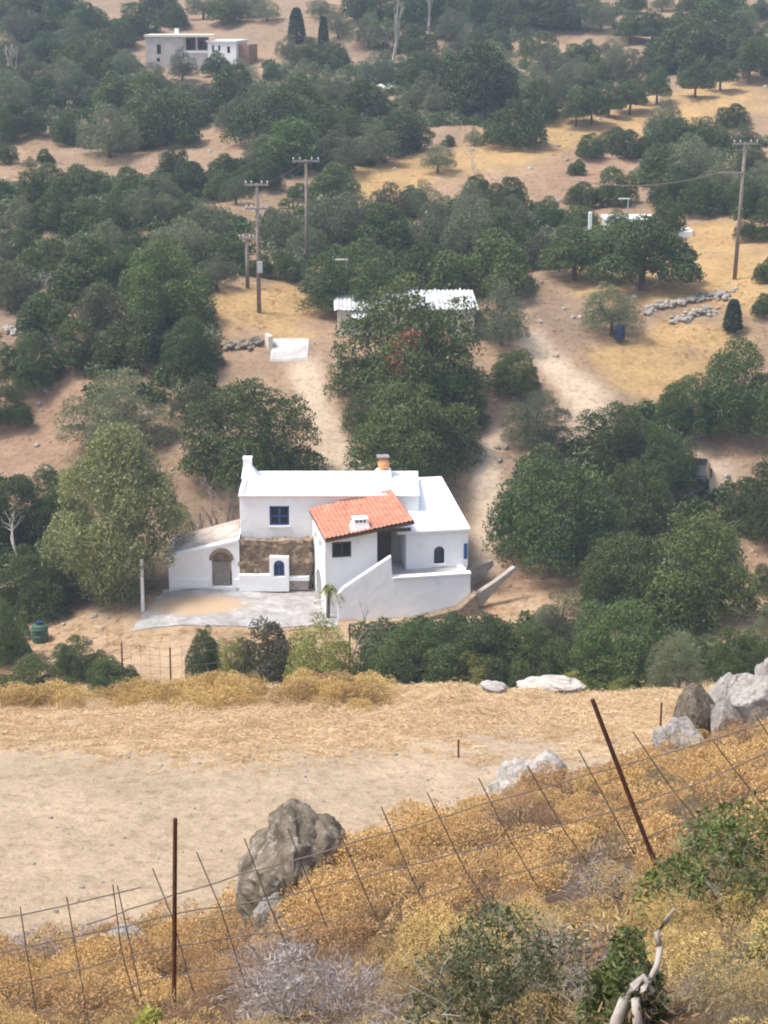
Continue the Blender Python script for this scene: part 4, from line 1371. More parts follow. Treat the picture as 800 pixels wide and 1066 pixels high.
def rock_mesh(seed, scale, mat, rough=.35, sub=4, chops=5, squash=(1, 1, 1), spike=0.0):
    r = np.random.default_rng(seed)
    bm = bmesh.new(); bmesh.ops.create_icosphere(bm, subdivisions=sub, radius=1.0)
    co = np.array([v.co[:] for v in bm.verts])
    ch = [(unit(r.normal(size=3)), r.uniform(.55, .82)) for _ in range(chops)]
    for nrm, d in ch:
        e = co @ nrm - d
        co = co - np.where(e > 0, e * .95, 0)[:, None] * nrm
    def n3(p, f, s):
        return fbm(p[:, 0] * f + p[:, 2] * f * .7, p[:, 1] * f - p[:, 2] * f * .6, s, 4)
    dirn = unit(co)
    co = co + dirn * (rough * n3(co, 1.6, seed) + rough * .35 * n3(co, 5.5, seed + 7) + rough * .15 * n3(co, 13, seed + 9))[:, None]
    co = co * np.array(squash) * scale
    for v, c in zip(bm.verts, co): v.co = c
    for f in bm.faces: f.smooth = True
    me = bpy.data.meshes.new('rock'); bm.to_mesh(me); bm.free()
    me.materials.append(M[mat])
    return me


def rock(name, px, py, Y, w_px, h_px, mat, label, seed, cat='rock', depth_k=.8, rough=.35, rot=(0, 0, 0), sub=4, chops=5, sink=.0):
    """rock centred on pixel (px,py) at distance Y"""
    p = P(px, py, Y); k = mpp(p)
    me = rock_mesh(seed, 1.12, mat, rough * .7, 5, 4 if mat == 'rock_brown' else 11)
    o = link(name, me)
    top = p[2] + h_px * k / 2
    bot = min(p[2] - h_px * k / 2, hz(p[0], p[1]) - .06)       # down to the ground it sits on
    o.scale = (w_px * k / 2, w_px * k / 2 * depth_k, (top - bot) / 2)
    o.rotation_euler = rot
    o.location = (p[0], p[1], (top + bot) / 2)
    return tag(o, label, cat)


# dry stone walls on the hillside
def stone_wall_run(label, pts, n, size, mat='rubble', lift=0.0):
    base = [hit(a, b) for a, b in pts]
    prot = [rock_mesh(600 + i, 1, mat, .25, 2, 4) for i in range(3)]
    root = empty('dry_stone_wall', base[0], label, 'wall')
    vs = []; fs = []
    r = np.random.default_rng(int(pts[0][0]) + 5)
    for i in range(n):
        t = r.uniform(0, len(base) - 1.001); k = int(t); q = base[k].lerp(base[k + 1], t - k)
        x = q.x + r.normal() * .15; y = q.y + r.normal() * .25
        z = hz(x, y) + r.uniform(.0, .9) * size * 1.3 + lift
        me = prot[i % 3]
        s = size * r.uniform(.5, 1.1)
        Rm = Matrix.Rotation(r.uniform(0, 6), 3, 'Z') @ Matrix.Rotation(r.uniform(-.5, .5), 3, 'X')
        off = len(vs)
        for v in me.vertices:
            c = Rm @ Vector((v.co.x * s, v.co.y * s * .8, v.co.z * s * .7))
            vs.append((x + c.x, y + c.y, z + c.z))
        fs += [tuple(off + j for j in p_.vertices) for p_ in me.polygons]
    MB().add(vs, fs).build('stones', M[mat], root, smooth=True)


stone_wall_run('pale dry stone wall between the trees at the left edge', [(2, 346), (30, 350), (62, 354)], 80, .26)
stone_wall_run('long grey rubble wall below the golden field', [(672, 326), (700, 318), (730, 312), (760, 308)], 150, .24, 'rubble')
stone_wall_run('short rubble wall under the long grey wall', [(700, 336), (720, 330), (744, 324)], 60, .24, 'rubble')
stone_wall_run('low stone heap on the slope above the clearing', [(395, 92), (412, 94), (428, 96)], 30, .4, 'rock_pale')
stone_wall_run('brown stone bank beside the concrete ramp', [(232, 362), (250, 362), (272, 358)], 70, .24, 'rock_brown')

p = hit(644, 352)
br = empty('water_barrel', p + Vector((0, -.6, 0)), 'dark blue barrel under the round olive tree', 'barrel')
pp = br.location
MB().lathe(pp, [(.30, 0), (.33, .06), (.33, .25), (.35, .28), (.33, .31), (.33, .6), (.35, .63), (.33, .66), (.32, .88), (.28, .92)], 18).build('drum', M['dark_blue'], br)
MB().lathe((pp.x, pp.y, pp.z + .92), [(.2, 0), (.2, .05), (.05, .07)], 16).build('lid', M['dark_blue'], br)
p = hit(42, 668)
tk = empty('water_tank', p, 'green plastic water tank between the left bushes', 'tank')
MB().lathe(p, [(.38, 0), (.41, .08), (.41, .27), (.44, .31), (.41, .35), (.41, .62), (.44, .66), (.41, .7), (.37, .82), (.16, .9)], 18).build('body', M['green_plastic'], tk)
MB().lathe((p.x, p.y, p.z + .9), [(.2, 0), (.2, .1), (.05, .12)], 14).build('lid', M['dark_blue'], tk)
p = hit(24, 664)
tg = empty('wooden_pallet', p, 'grey wooden pallet left of the green water tank', 'pallet')
mb = MB()
for k in range(5): mb.box((p.x, p.y - .4 + k * .2, p.z + .13), (1.1, .12, .03))
mb.build('boards', M['wood_grey'], tg)
mb = MB()
for k in (-.5, 0, .5): mb.box((p.x + k, p.y, p.z + .055), (.1, 1.0, .11))
mb.build('bearers', M['wood_grey'], tg)

# dark car seen from behind, half hidden by trees
p = hit(724, 503)
car = empty('parked_car', p, 'dark car parked on the track among the trees', 'car')
ca = rad(-14)
def L(x, y, z):
    return (p.x + x * math.cos(ca) - y * math.sin(ca), p.y + x * math.sin(ca) + y * math.cos(ca), p.z + z)
def sect(w, y, z0, z1, wt): return [L(-w, y, z0), L(w, y, z0), L(wt, y, z1), L(-wt, y, z1)]
def loft(mb, secs):
    for a, b in zip(secs[:-1], secs[1:]):
        mb.add(a + b, [(0, 1, 5, 4), (1, 2, 6, 5), (2, 3, 7, 6), (3, 0, 4, 7)])
    mb.add(secs[0], [(0, 3, 2, 1)]); mb.add(secs[-1], [(0, 1, 2, 3)])
mb = MB(); loft(mb, [sect(.72, -1.95, .35, .78, .7), sect(.8, -1.7, .28, .9, .76), sect(.82, 0, .25, .92, .78), sect(.8, 1.4, .28, .86, .74), sect(.7, 1.95, .35, .7, .64)])
mb.build('body', M['car_paint'], car, .05)
mb = MB(); loft(mb, [sect(.76, -1.75, .88, .92, .74), sect(.75, -1.35, .88, 1.42, .6), sect(.75, .1, .88, 1.45, .62), sect(.76, .9, .88, .93, .7)])
mb.build('cabin', M['car_paint'], car, .04)
mb = MB().add([L(-.6, -1.72, .98), L(.6, -1.72, .98), L(.52, -1.41, 1.36), L(-.52, -1.41, 1.36)], [(0, 1, 2, 3)]); mb.build('rear_window', M['glass'], car)
for sx in (-1, 1):
    for sy in (-1.2, 1.25):
        mb = MB(); c = L(sx * .74, sy, .31); ax = np.array([math.cos(ca), math.sin(ca), 0])
        mb.tube([np.array(c) - ax * .1, np.array(c) + ax * .1], [.31, .31], 16); mb.build('wheel', M['rubber'], car)
    mb = MB(); c = L(sx * .62, -1.93, .7); mb.box(c, (.16, .08, .12), ca); mb.build('tail_light', M['rust'], car)

# ------------------------------------------------------------------ poles
def utility_pole(px, base, top, label, arm=0.9, arms=1, box=False, tilt=0.0):
    p = hit(px, base); k = mpp(p)
    h = (base - top) * k / .975
    root = empty('utility_pole', p, label, 'utility pole', 'utility poles on the hillside')
    t = np.array([p.x + tilt, p.y, p.z + h])
    MB().tube([(p.x, p.y, p.z - .4), tuple(t)], [.15, .10], 10).build('pole', M['pole_wood'], root, smooth=True)
    for a in range(arms):
        z = t[2] - .1 - a * 1.5
        MB().box((t[0], t[1] - .12, z), (2 * arm, .12, .12), rad(4)).build('crossarm', M['wood_grey'], root)
        for s_ in (-.95, -.45, .45, .95):
            MB().lathe((t[0] + s_ * arm * .95, t[1] - .12 + s_ * .05, z + .06), [(.03, 0), (.03, .08), (.055, .1), (.055, .16), (.02, .2)], 8).build('insulator', M['metal_grey'], root)
    if box:
        zz = p.z + h * .36
        MB().box((p.x + .12, p.y - .24, zz), (.32, .25, .7)).build('meter_box', M['metal_grey'], root)
    return t


t1 = utility_pole(270, 326, 196, 'utility pole with meter box on the bare clearing', .75, 2, True)
t2 = utility_pole(320, 282, 171, 'tall utility pole with wide pale crossarm behind the clearing', .95, 1)
t3 = utility_pole(765, 291, 154, 'lone utility pole on the golden field at right', .85, 1, tilt=.25)
t4 = utility_pole(258, 300, 248, 'short plain pole just left of the meter box pole', .5, 1)
# bracket on the right pole
MBk = MB()
br_ = MB().box((t3[0] - .85, t3[1] - .1, t3[2] - 2.0), (1.7, .09, .09)); 
o_ = [o for o in C.objects if o.name.startswith('utility_pole') and o.get('label', '').startswith('lone')][0]
br_.build('side_bracket', M['wood_grey'], o_)


def cable(label, a, b, sag, r=.018):
    a = np.array(a); b = np.array(b)
    pts = [a + (b - a) * t - np.array([0, 0, sag * 4 * t * (1 - t)]) for t in np.linspace(0, 1, 24)]
    tag(MB().tube(pts, r, 5).build('power_line', M['wire']), label, 'cable')


cable('thin power line between the two left utility poles', t1 + np.array([0, 0, -.05]), t2 + np.array([0, 0, -.05]), .25)
pl_ = hit(600, 252)
cable('thin power line running left from the lone right pole', t3 + np.array([-1.6, 0, -2.0]), (pl_.x, pl_.y, pl_.z + 4.5), .6, .03)


def lamp(px, base, top, label, side=1):
    p = hit(px, base); h = (base - top) * mpp(p)
    root = empty('street_lamp', p, label, 'street lamp', 'street lamps on the hillside')
    MB().tube([(p.x, p.y, p.z - .3), (p.x, p.y, p.z + h)], [.07, .05], 8).build('post', M['metal_grey'], root)
    MB().box((p.x + side * -.3, p.y, p.z + h + .03), (.85, .16, .1)).build('lamp_head', M['cream_wall'], root, .02)


# lamps stand in front of the tree behind the hut and by the cottage
lamp(361, 326, 271, 'street lamp in front of the tree behind the sheet roofed hut')
lamp(653, 250, 208, 'street lamp beside the half hidden white cottage')
p = hit(149, 637)
po = MB().tube([(p.x, p.y, p.z - .3), (p.x + .02, p.y, p.z + 57 * mpp(p))], [.09, .08], 10).build('white_post', M['far_white'])
tag(po, 'plain white post at the left corner of the courtyard', 'post')

# small plant by the stair: short trunk and palm like head
p = hit(342, 640, 80)
pt = empty('young_palm', p, 'young palm like plant at the foot of the stair wall', 'plant')
hh = 1.5
MB().tube([(p.x, p.y - .5, p.z - .2), (p.x + .05, p.y - .5, p.z + hh)], [.1, .07], 8).build('trunk', M['bark'], pt)
r = np.random.default_rng(77); fr_ = []
for k in range(26):
    th = r.uniform(0, 6.28); up = r.uniform(.1, .9); ln_ = r.uniform(.5, .85)
    for j in range(14):
        t = j / 13
        c = np.array([math.cos(th) * ln_ * t, math.sin(th) * ln_ * t, up * t * .9 - 1.0 * t * t]) + np.array([p.x + .05, p.y - .5, p.z + hh])
        fr_.append(leaves_at(r, c[None], UP[None], .09, .35, .7)[0])
pc_ = np.array(fr_).reshape(-1, 3); mi = np.array(pt.matrix_basis.inverted())
link('fronds', mesh_np('fronds', pc_ + mi[:3, 3], 4, M['leaf_yellow']), pt)

# ------------------------------------------------------------------ boundary fence below the courtyard
bf = empty('boundary_fence', hit(128, 716), 'thin wire fence with rusty posts below the courtyard', 'fence')
tops = []
for px, base, top in ((128, 718, 667), (178, 722, 672), (279, 718, 652), (364, 716, 646), (440, 700, 640)):
    q = hit(px, base, 60); h = (base - top) * mpp(q)
    tops.append((q, h))
    MB().tube([(q.x, q.y, q.z - .2), (q.x + .03, q.y, q.z + h)], [.045, .04], 6).build('post', M['rust'], bf)
wm = MB()
for f_ in (.3, .55, .8, .97):
    for (q, h), (q2, h2) in zip(tops[:-1], tops[1:]):
        wm.tube([(q.x, q.y, q.z + h * f_), (q2.x, q2.y, q2.z + h2 * f_)], .008, 4)
for (q, h), (q2, h2) in zip(tops[:-1], tops[1:]):
    n_ = max(2, int((q2 - q).length / .5))
    for k in range(1, n_):
        t = k / n_; a = q.lerp(q2, t); hh_ = h + (h2 - h) * t
        wm.tube([(a.x, a.y, a.z), (a.x, a.y, a.z + hh_ * .97)], .006, 4)
wm.build('wire_mesh', M['wire'], bf)
# thin posts at the right end of the field
for px, base, top, lb in ((687, 778, 728, 'thin rusty stake left of the boulders'), (478, 742, 722, 'short thin stake in the straw')):
    q = P(px, base, 44)
    q = Vector((q[0], q[1], hz(q[0], q[1])))
    tag(MB().tube([(q.x, q.y, q.z - .3), (q.x, q.y, q.z + (base - top) * mpp(q))], .03, 6).build('stake', M['rust']), lb, 'stake')

# ------------------------------------------------------------------ foreground wire fence
YFc = 12.0
ff = empty('wire_fence', (0, YFc, hz(0, YFc)), 'rusty stock fence of leaning wires and two iron posts', 'fence')
def post(x0, y0, x1, y1, Y=YFc):
    a = P(x0, y0, Y); b = P(x1, y1, Y); d = a - b
    a = a + d * .25
    MB().tube([a, b], [.018, .016], 8).build('post', M['rust'], ff)
post(181, 1078, 182.5, 852, 11.9); post(689, 917, 617, 728, 11.9)
wires = [
    [(147, 924), (75, 941), (0, 958), (-80, 978), (-200, 1006)],
    [(90, 962), (182, 932), (250, 911), (330, 889), (400, 869), (500, 838), (560, 822), (640, 799), (720, 776), (800, 752), (900, 722)],
    [(-150, 1028), (0, 992), (80, 975), (182, 951), (290, 935), (400, 908), (520, 877), (655, 840), (720, 818), (800, 784), (900, 750)],
    [(-150, 1070), (0, 1030), (182, 985), (300, 968), (400, 946), (520, 914), (672, 872), (800, 820), (900, 790)],
    [(0, 1066), (182, 1015), (300, 1000), (400, 984), (520, 950), (600, 925)],
    [(100, 1066), (182, 1046), (300, 1030), (420, 1015)],
]
for wv in wires:
    rr0 = np.random.default_rng(int(wv[0][1]))
    pts = []
    for (x0, y0), (x1, y1) in zip(wv[:-1], wv[1:]):
        n_ = max(2, int(abs(x1 - x0) / 22))
        for k in range(n_):
            t = k / n_
            pts.append(P(x0 + (x1 - x0) * t, y0 + (y1 - y0) * t + rr0.normal() * .7, YFc + rr0.normal() * .012))
    pts.append(P(*wv[-1], YFc))
    MB().tube(pts, .0055, 5).build('horizontal_wire', M['wire'], ff)
stays = [((22, 944), (44, 1090)), ((68, 934), (96, 1090)), ((118, 921), (126, 990), (152, 1080)), ((123, 922), (150, 1050)), ((160, 904), (178, 952), (210, 1060)),
         ((205, 887), (228, 945), (262, 1050)), ((254, 873), (280, 940), (316, 1020)), ((300, 862), (335, 950), (366, 1030)), ((347, 850), (385, 940), (424, 1026)),
         ((398, 840), (430, 915), (466, 985)), ((445, 825), (484, 905), (520, 960)), ((497, 810), (530, 872), (560, 925)), ((550, 797), (590, 868), (640, 935)),
         ((602, 780), (632, 835), (662, 890)), ((660, 762), (700, 820), (738, 868)), ((742, 772), (768, 806), (800, 846)), ((786, 744), (815, 790), (850, 830))]
for sv in stays:
    r0 = np.random.default_rng(int(sv[0][0]))
    pts = [P(x + r0.normal() * .8, y, YFc + .012) for x, y in sv]
    MB().tube(pts, .0048, 5).build('vertical_wire', M['wire'], ff)

# ------------------------------------------------------------------ boulders
def ground_rock(name, px, py_base, w_px, h_px, mat, label, seed, ymin, ymax=60, depth_k=.8, rough=.35, rz=0.0, lean=0.0, sub=5, chops=6, sink=.25):
    p = hit(px, py_base, ymin, ymax); k = mpp(p)
    me = rock_mesh(seed, 1.0, mat, rough, sub, chops)
    o = link(name, me)
    o.scale = (w_px * k / 2, w_px * k / 2 * depth_k, h_px * k / 2 * (1 + sink))
    o.rotation_euler = (0, lean, rz)
    o.location = (p.x, p.y + w_px * k / 2 * depth_k * .5, p.z + h_px * k / 2 * (1 - sink))
    return tag(o, label, 'rock')


# big weathered outcrop: an outline with its own thickness, displaced
def crag(name, outline, Y, thick, mat, label, seed):
    pl = Plane((0, Y), 0)
    pts = [pl.px(304 + (a - 304) * .92, 985 + (b - 985) * .92) for a, b in outline]
    r = np.random.default_rng(seed)
    cen = np.mean(pts, 0)
    bm = bmesh.new()
    layers = []
    prof = ((-1.0, .38), (-.72, .74), (-.3, .95), (.1, 1.0), (.5, .9), (1.0, .5))
    m = len(pts)
    # resample the outline
    P_ = np.array(pts + [pts[0]]); seg = np.linalg.norm(np.diff(P_, axis=0), axis=1); cs = np.concatenate([[0], np.cumsum(seg)])
    ts = np.linspace(0, cs[-1], 97)[:-1]
    ol = np.stack([np.interp(ts, cs, P_[:, 0]), np.interp(ts, cs, P_[:, 1])], 1)
    rings = []
    for d, s_ in prof:
        ring = []
        for (u, z) in ol:
            uu, zz = cen[0] + (u - cen[0]) * s_, cen[1] + (z - cen[1]) * (s_ if z > cen[1] else 1)
            ring.append(bm.verts.new(pl.pt(uu, zz, d * thick / 2)))
        rings.append(ring)
    for a, b in zip(rings[:-1], rings[1:]):
        for i in range(len(a)): bm.faces.new((a[i], a[(i + 1) % len(a)], b[(i + 1) % len(a)], b[i]))
    bm.faces.new(rings[0][::-1]); bm.faces.new(rings[-1])
    bmesh.ops.triangulate(bm, faces=bm.faces)
    bmesh.ops.subdivide_edges(bm, edges=bm.edges, cuts=2, use_grid_fill=True)
    bmesh.ops.triangulate(bm, faces=bm.faces)
    bmesh.ops.subdivide_edges(bm, edges=[e for e in bm.edges if e.calc_length() > .06], cuts=1)
    bm.normal_update()
    co = np.array([v.co[:] for v in bm.verts]); no = np.array([v.normal[:] for v in bm.verts])
    f = 2.2
    dsp = .20 * fbm(co[:, 0] * f + co[:, 1] * f * .6, co[:, 2] * f - co[:, 1] * f * .5, seed) + .09 * fbm(co[:, 0] * 6 + co[:, 1] * 4, co[:, 2] * 6 - co[:, 1] * 3, seed + 3) - .16 * np.abs(fbm(co[:, 0] * 3.2 + co[:, 2] * 1.6, co[:, 2] * 1.3 - co[:, 0] * .8 + co[:, 1] * 2, seed + 5)) + .05
    co = co + no * dsp[:, None]
    for v, c in zip(bm.verts, co): v.co = c
    for fc in bm.faces: fc.smooth = True
    org = np.array(pl.pt(cen[0], cen[1]))
    for v in bm.verts: v.co -= Vector(org)
    bmesh.ops.recalc_face_normals(bm, faces=bm.faces)
    me = bpy.data.meshes.new(name); bm.to_mesh(me); bm.free()
    me.materials.append(M[mat])
    o = link(name, me); o.location = org
    return tag(o, label, 'rock')


crag('boulder', [(244, 990), (249, 930), (252, 898), (262, 884), (275, 866), (290, 846), (302, 834), (309, 838), (318, 840), (325, 850), (338, 855), (352, 868), (358, 884), (356, 900), (352, 950), (330, 985), (296, 995)], 15.2, 1.1, 'rock_brown', 'big brown lichen spotted boulder behind the fence', 811)
ground_rock('boulder', 282, 978, 34, 46, 'rock_pale', 'white stone leaning on the big brown boulder', 821, 11, 17, sink=.15, lean=.25)
ground_rock('boulder', 132, 990, 40, 24, 'rock_pale', 'flat pale stone in the scrub at left', 822, 11, 20)
ground_rock('boulder', 552, 818, 80, 66, 'rock_pale', 'pointed pale rock at the edge of the slope', 823, 16, 24, lean=-.2, rough=.45)
ground_rock('boulder', 708, 792, 50, 40, 'rock_pale', 'pale rough rock below the tall dark boulder', 824, 14, 22)
rock('boulder', 723, 748, 20.5, 46, 68, 'rock_brown', 'tall dark boulder at the left end of the boulder row', 831, rot=(0, .12, .3), rough=.22)
rock('boulder', 747, 728, 21.0, 38, 48, 'rock_pale', 'upright pale boulder beside the tall dark boulder', 832, rot=(0, .3, 0), rough=.25)
rock('boulder', 756, 752, 20.2, 36, 40, 'rock_pale', 'small pale boulder wedged under the upright one', 833, rough=.25)
rock('boulder', 770, 712, 21.8, 38, 34, 'rock_pale', 'rounded pale boulder at the back of the boulder row', 834, rough=.25)
rock('boulder', 790, 728, 20.6, 60, 62, 'rock_pale', 'largest pale boulder at the right frame edge', 835, rot=(0, -.3, .4), rough=.28)
rock('boulder', 802, 700, 21.6, 36, 36, 'rock_pale', 'smaller pale boulder on top of the largest pale one', 836, rough=.25)
rock('boulder', 798, 752, 19.8, 40, 26, 'rock_brown', 'dark low boulder under the largest pale one', 837, rough=.3)
ground_rock('mound_rock', 575, 722, 70, 13, 'rock_grey', 'low pale rock mound at the far field edge', 841, 46, 56, depth_k=.6)
ground_rock('mound_rock', 512, 722, 30, 10, 'rock_pale', 'small flat pale rock left of the rock mound', 842, 46, 56)

# ------------------------------------------------------------------ ground cover (uncountable)
def project_ok(x, y, z, pad=60):
    px, py = proj(x, y, z)
    return (px > -pad * 3) & (px < 800 + pad * 3) & (py > -pad) & (py < 1066 + pad * 2.5)


def cushion(r, n, leaf=.055, aspect=.35, flat=.62):
    """twiggy dome of radius 1"""
    d = unit(r.normal(size=(n, 3))); d[:, 2] = np.abs(d[:, 2])
    b = 1 + .25 * np.sin(d[:, 0] * 7 + r.uniform(0, 6)) * np.sin(d[:, 1] * 7 + r.uniform(0, 6))
    p = d * (b * r.uniform(.55, 1.05, n))[:, None] * np.array([1, 1, flat])
    a = unit(d + r.normal(size=(n, 3)) * .55)
    s = unit(np.cross(a, r.normal(size=(n, 3))))
    L_ = leaf * r.uniform(.6, 1.5, (n, 1))
    return np.stack([p - s * L_ * aspect, p + s * L_ * aspect, p + a * L_ * 2 + s * L_ * aspect * .4, p + a * L_ * 2 - s * L_ * aspect * .4], 1)


def scatter(name, label, cat, mat, pos, radii, protos, seed, zs=None, sink=.12):
    r = np.random.default_rng(seed)
    out = []; tn = []
    for i, (p, ra) in enumerate(zip(pos, radii)):
        t = protos[i % len(protos)]
        th = r.uniform(0, 6.28); c, s = math.cos(th), math.sin(th)
        R_ = np.array([[c, -s, 0], [s, c, 0], [0, 0, 1]])
        q = t @ R_.T * np.array([ra, ra, ra * (zs if zs else 1)])
        out.append(q + p - np.array([0, 0, sink * ra])); tn.append(np.full(len(q), r.uniform()))
    me = mesh_np(name, np.concatenate(out), 4, M[mat])
    ta = me.attributes.new('tint', 'FLOAT', 'FACE'); ta.data.foreach_set('value', np.concatenate(tn).astype(np.float32))
    o = link(name, me)
    return tag(o, label, cat, kind='stuff')


def fg_points(n, seed, ylo=3.5, yhi=27.0):
    r = np.random.default_rng(seed)
    y = np.sqrt(r.uniform(ylo ** 2, yhi ** 2, n))
    x = r.uniform(-1, 1, n) * (.30 * y + 2.2)
    z = H(x, y)
    k = project_ok(x, y, z, 130)
    return x[k], y[k], z[k]


rC = np.random.default_rng(55)


def mound(r, n, leaf=.022, aspect=.62, flat=.95):
    """dense thorny cushion of radius 1 made of small knobs"""
    kn = unit(r.normal(size=(26, 3))); kn[:, 2] = np.abs(kn[:, 2])
    kr = r.uniform(.22, .40, 26)
    kc = kn * r.uniform(.5, .78, (26, 1)) * np.array([1, 1, flat])
    i = r.integers(0, 26, n)
    d = unit(r.normal(size=(n, 3)) + kn[i] * .6)
    p = kc[i] + d * (kr[i] * r.uniform(.8, 1.05, n))[:, None]
    a = unit(d + r.normal(size=(n, 3)) * .5)
    s_ = unit(np.cross(a, r.normal(size=(n, 3))))
    L_ = leaf * r.uniform(.6, 1.5, (n, 1))
    q = np.stack([p - s_ * L_ * aspect, p + s_ * L_ * aspect, p + a * L_ * 2 + s_ * L_ * aspect * .4, p + a * L_ * 2 - s_ * L_ * aspect * .4], 1)
    return q[p[:, 2] > -.05]


cush = [mound(rC, 3000) for _ in range(6)]
cush_near = [mound(rC, 6500, .015, .34) for _ in range(5)]
low_c = [cushion(rC, 500, .05, .3, .5) for _ in range(4)]
xs_, ys_, zs_ = fg_points(60000, 501)
KP = np.zeros((6000, 4)); nk = 0
for a_, b_, c_ in zip(xs_, ys_, zs_):
    ra = rC.uniform(.15, .40) * (1.0 if b_ < 16 else 1.1)
    q = KP[:nk]
    if nk and (((q[:, 0] - a_) ** 2 + (q[:, 1] - b_) ** 2) < (.76 * (ra + q[:, 3])) ** 2).any(): continue
    if nk >= 6000: break
    KP[nk] = (a_, b_, c_, ra); nk += 1
keep_ = [tuple(k[:3]) for k in KP[:nk]]; kr_ = list(KP[:nk, 3])
for a_, b_ in ((346, 905), (366, 892), (330, 930), (318, 958), (384, 884), (352, 930), (340, 960), (372, 915)):   # cushions grown up against the boulder
    q = hit(a_, b_ + 14, 5, 17); keep_.append((q.x, q.y, q.z)); kr_.append(.34)
x, y, z = np.array(keep_).T
px, py = proj(x, y, z)
cls = vnoise(x * .8, y * .8, 91)
greyzone = inpoly(px, py, [(240, 1000), (310, 985), (360, 1005), (440, 1020), (440, 1090), (220, 1090)]) | inpoly(px, py, [(0, 955), (110, 960), (110, 1000), (0, 1005)]) | inpoly(px, py, [(600, 890), (670, 885), (665, 940), (605, 940)]) | inpoly(px, py, [(560, 1000), (640, 1010), (620, 1090), (520, 1090)])
gr = greyzone & (vnoise(x * 2, y * 2, 5) > -.1)
ru = (~gr) & (cls < -.27)
go = ~gr & ~ru
rad_ = np.array(kr_)
pos = np.stack([x, y, z], 1)
near = y < 11.5
clear = inpoly(px, py, [(615, 990), (675, 960), (690, 1075), (600, 1075)]) | inpoly(px, py, [(600, 880), (665, 870), (670, 945), (600, 945)])
go &= ~clear
ol = go & (vnoise(x * 1.1, y * 1.1, 37) > .37)
go = go & ~ol
scatter('golden_scrub', 'golden dry thorny scrub covering the near slope', 'scrub', 'scrub_gold', pos[go & ~near], rad_[go & ~near], cush, 1, sink=.0)
scatter('golden_scrub', 'golden dry thorny scrub closest to the viewer', 'scrub', 'scrub_gold', pos[go & near], rad_[go & near], cush_near, 11, sink=.0)
scatter('olive_scrub', 'dull grey olive low scrub among the golden cushions', 'scrub', 'scrub_olive', pos[ol], rad_[ol], cush_near, 13, sink=.0)
scatter('rusty_scrub', 'rust brown dry scrub between the golden cushions', 'scrub', 'scrub_rust', pos[ru], rad_[ru], cush_near, 2, sink=.0)
tw = [cushion(rC, 1100, .05, .10, .8) for _ in range(4)]
x2, y2, z2 = fg_points(500, 777)
scatter('low_scrub', 'low brown dry growth under the golden cushions', 'scrub', 'scrub_rust', np.stack([x2, y2, z2], 1), np.random.default_rng(8).uniform(.2, .4, len(x2)), low_c, 12)
scatter('grey_scrub', 'grey lavender dead scrub between the golden cushions', 'scrub', 'scrub_grey', pos[gr], rad_[gr], tw, 3)

# straw along the far side of the field
r = np.random.default_rng(66)
def tuft(n, leaf, flat):
    d = unit(r.normal(size=(n, 3)) * np.array([1, 1, .5])); d[:, 2] = np.abs(d[:, 2]) * flat
    p = r.normal(size=(n, 3)) * np.array([.35, .35, .08]); p[:, 2] = np.abs(p[:, 2])
    s = unit(np.cross(d, r.normal(size=(n, 3))))
    L_ = leaf * r.uniform(.5, 1.4, (n, 1))
    return np.stack([p - s * L_ * .05, p + s * L_ * .05, p + d * L_ + s * L_ * .03, p + d * L_ - s * L_ * .03], 1)
tf3 = [tuft(170, .26, .45) for _ in range(8)]
n = 9500
y = r.uniform(40.5, 53.5, n); x = r.uniform(-1, 1, n) * (.24 * y + 3)
edge = y + 3.0 * fbm(x * .3, y * .3, 44)
k = r.uniform(size=n) < np.clip((edge - 43.0) / 3.6, .01, 1) ** 1.4
k &= ~((x > 8.6) & (y < 44))
x, y = x[k], y[k]
scatter('straw', 'pale orange straw matted along the far side of the field', 'straw', 'straw', np.stack([x, y, H(x, y)], 1), r.uniform(.16, .50, len(x)), tf3, 4, sink=.05)
# golden cushions on the lip at the left
n = 170
x = r.uniform(-12.5, -.2, n); y = 50.9 + r.normal(size=n) * .7
k = vnoise(x * .6, y * .2, 13) > -.25
x, y = x[k], y[k]
scatter('lip_scrub', 'golden scrub along the left far edge of the field', 'scrub', 'scrub_gold', np.stack([x, y, H(x, y)], 1), r.uniform(.3, .8, len(x)), cush, 5)
n = 140
x = r.uniform(-2, 12.5, n); y = 50.8 + r.normal(size=n) * .8
k = vnoise(x * .8, y * .2, 14) > -.05
x, y = x[k], y[k]
scatter('lip_straw', 'taller straw tufts along the right far edge of the field', 'straw', 'straw', np.stack([x, y, H(x, y)], 1), r.uniform(.3, .62, len(x)), tf3, 15, sink=.0)
# pebbles and clods on the bare field
pb = rock_mesh(760, 1, 'rubble', .3, 1, 3)
pc0 = np.array([v.co[:] for v in pb.vertices]); pt0 = np.array([[v for v in p_.vertices] for p_ in pb.polygons])
n = 900
y = r.uniform(31, 48, n); x = r.uniform(-1, 1, n) * (.24 * y + 1); z = H(x, y)
PV = []; PF = []; off = 0
for i in range(n):
    s_ = .02 + .07 * r.uniform() ** 3
    PV.append(pc0 * s_ * np.array([1, .9, .6]) + np.array([x[i], y[i], z[i]])); PF.append(pt0 + off); off += len(pc0)
tag(link('field_pebbles', mesh_grid('field_pebbles', np.concatenate(PV), np.concatenate(PF), M['rubble'], False)), 'small stones strewn over the bare field', 'stones', kind='stuff')
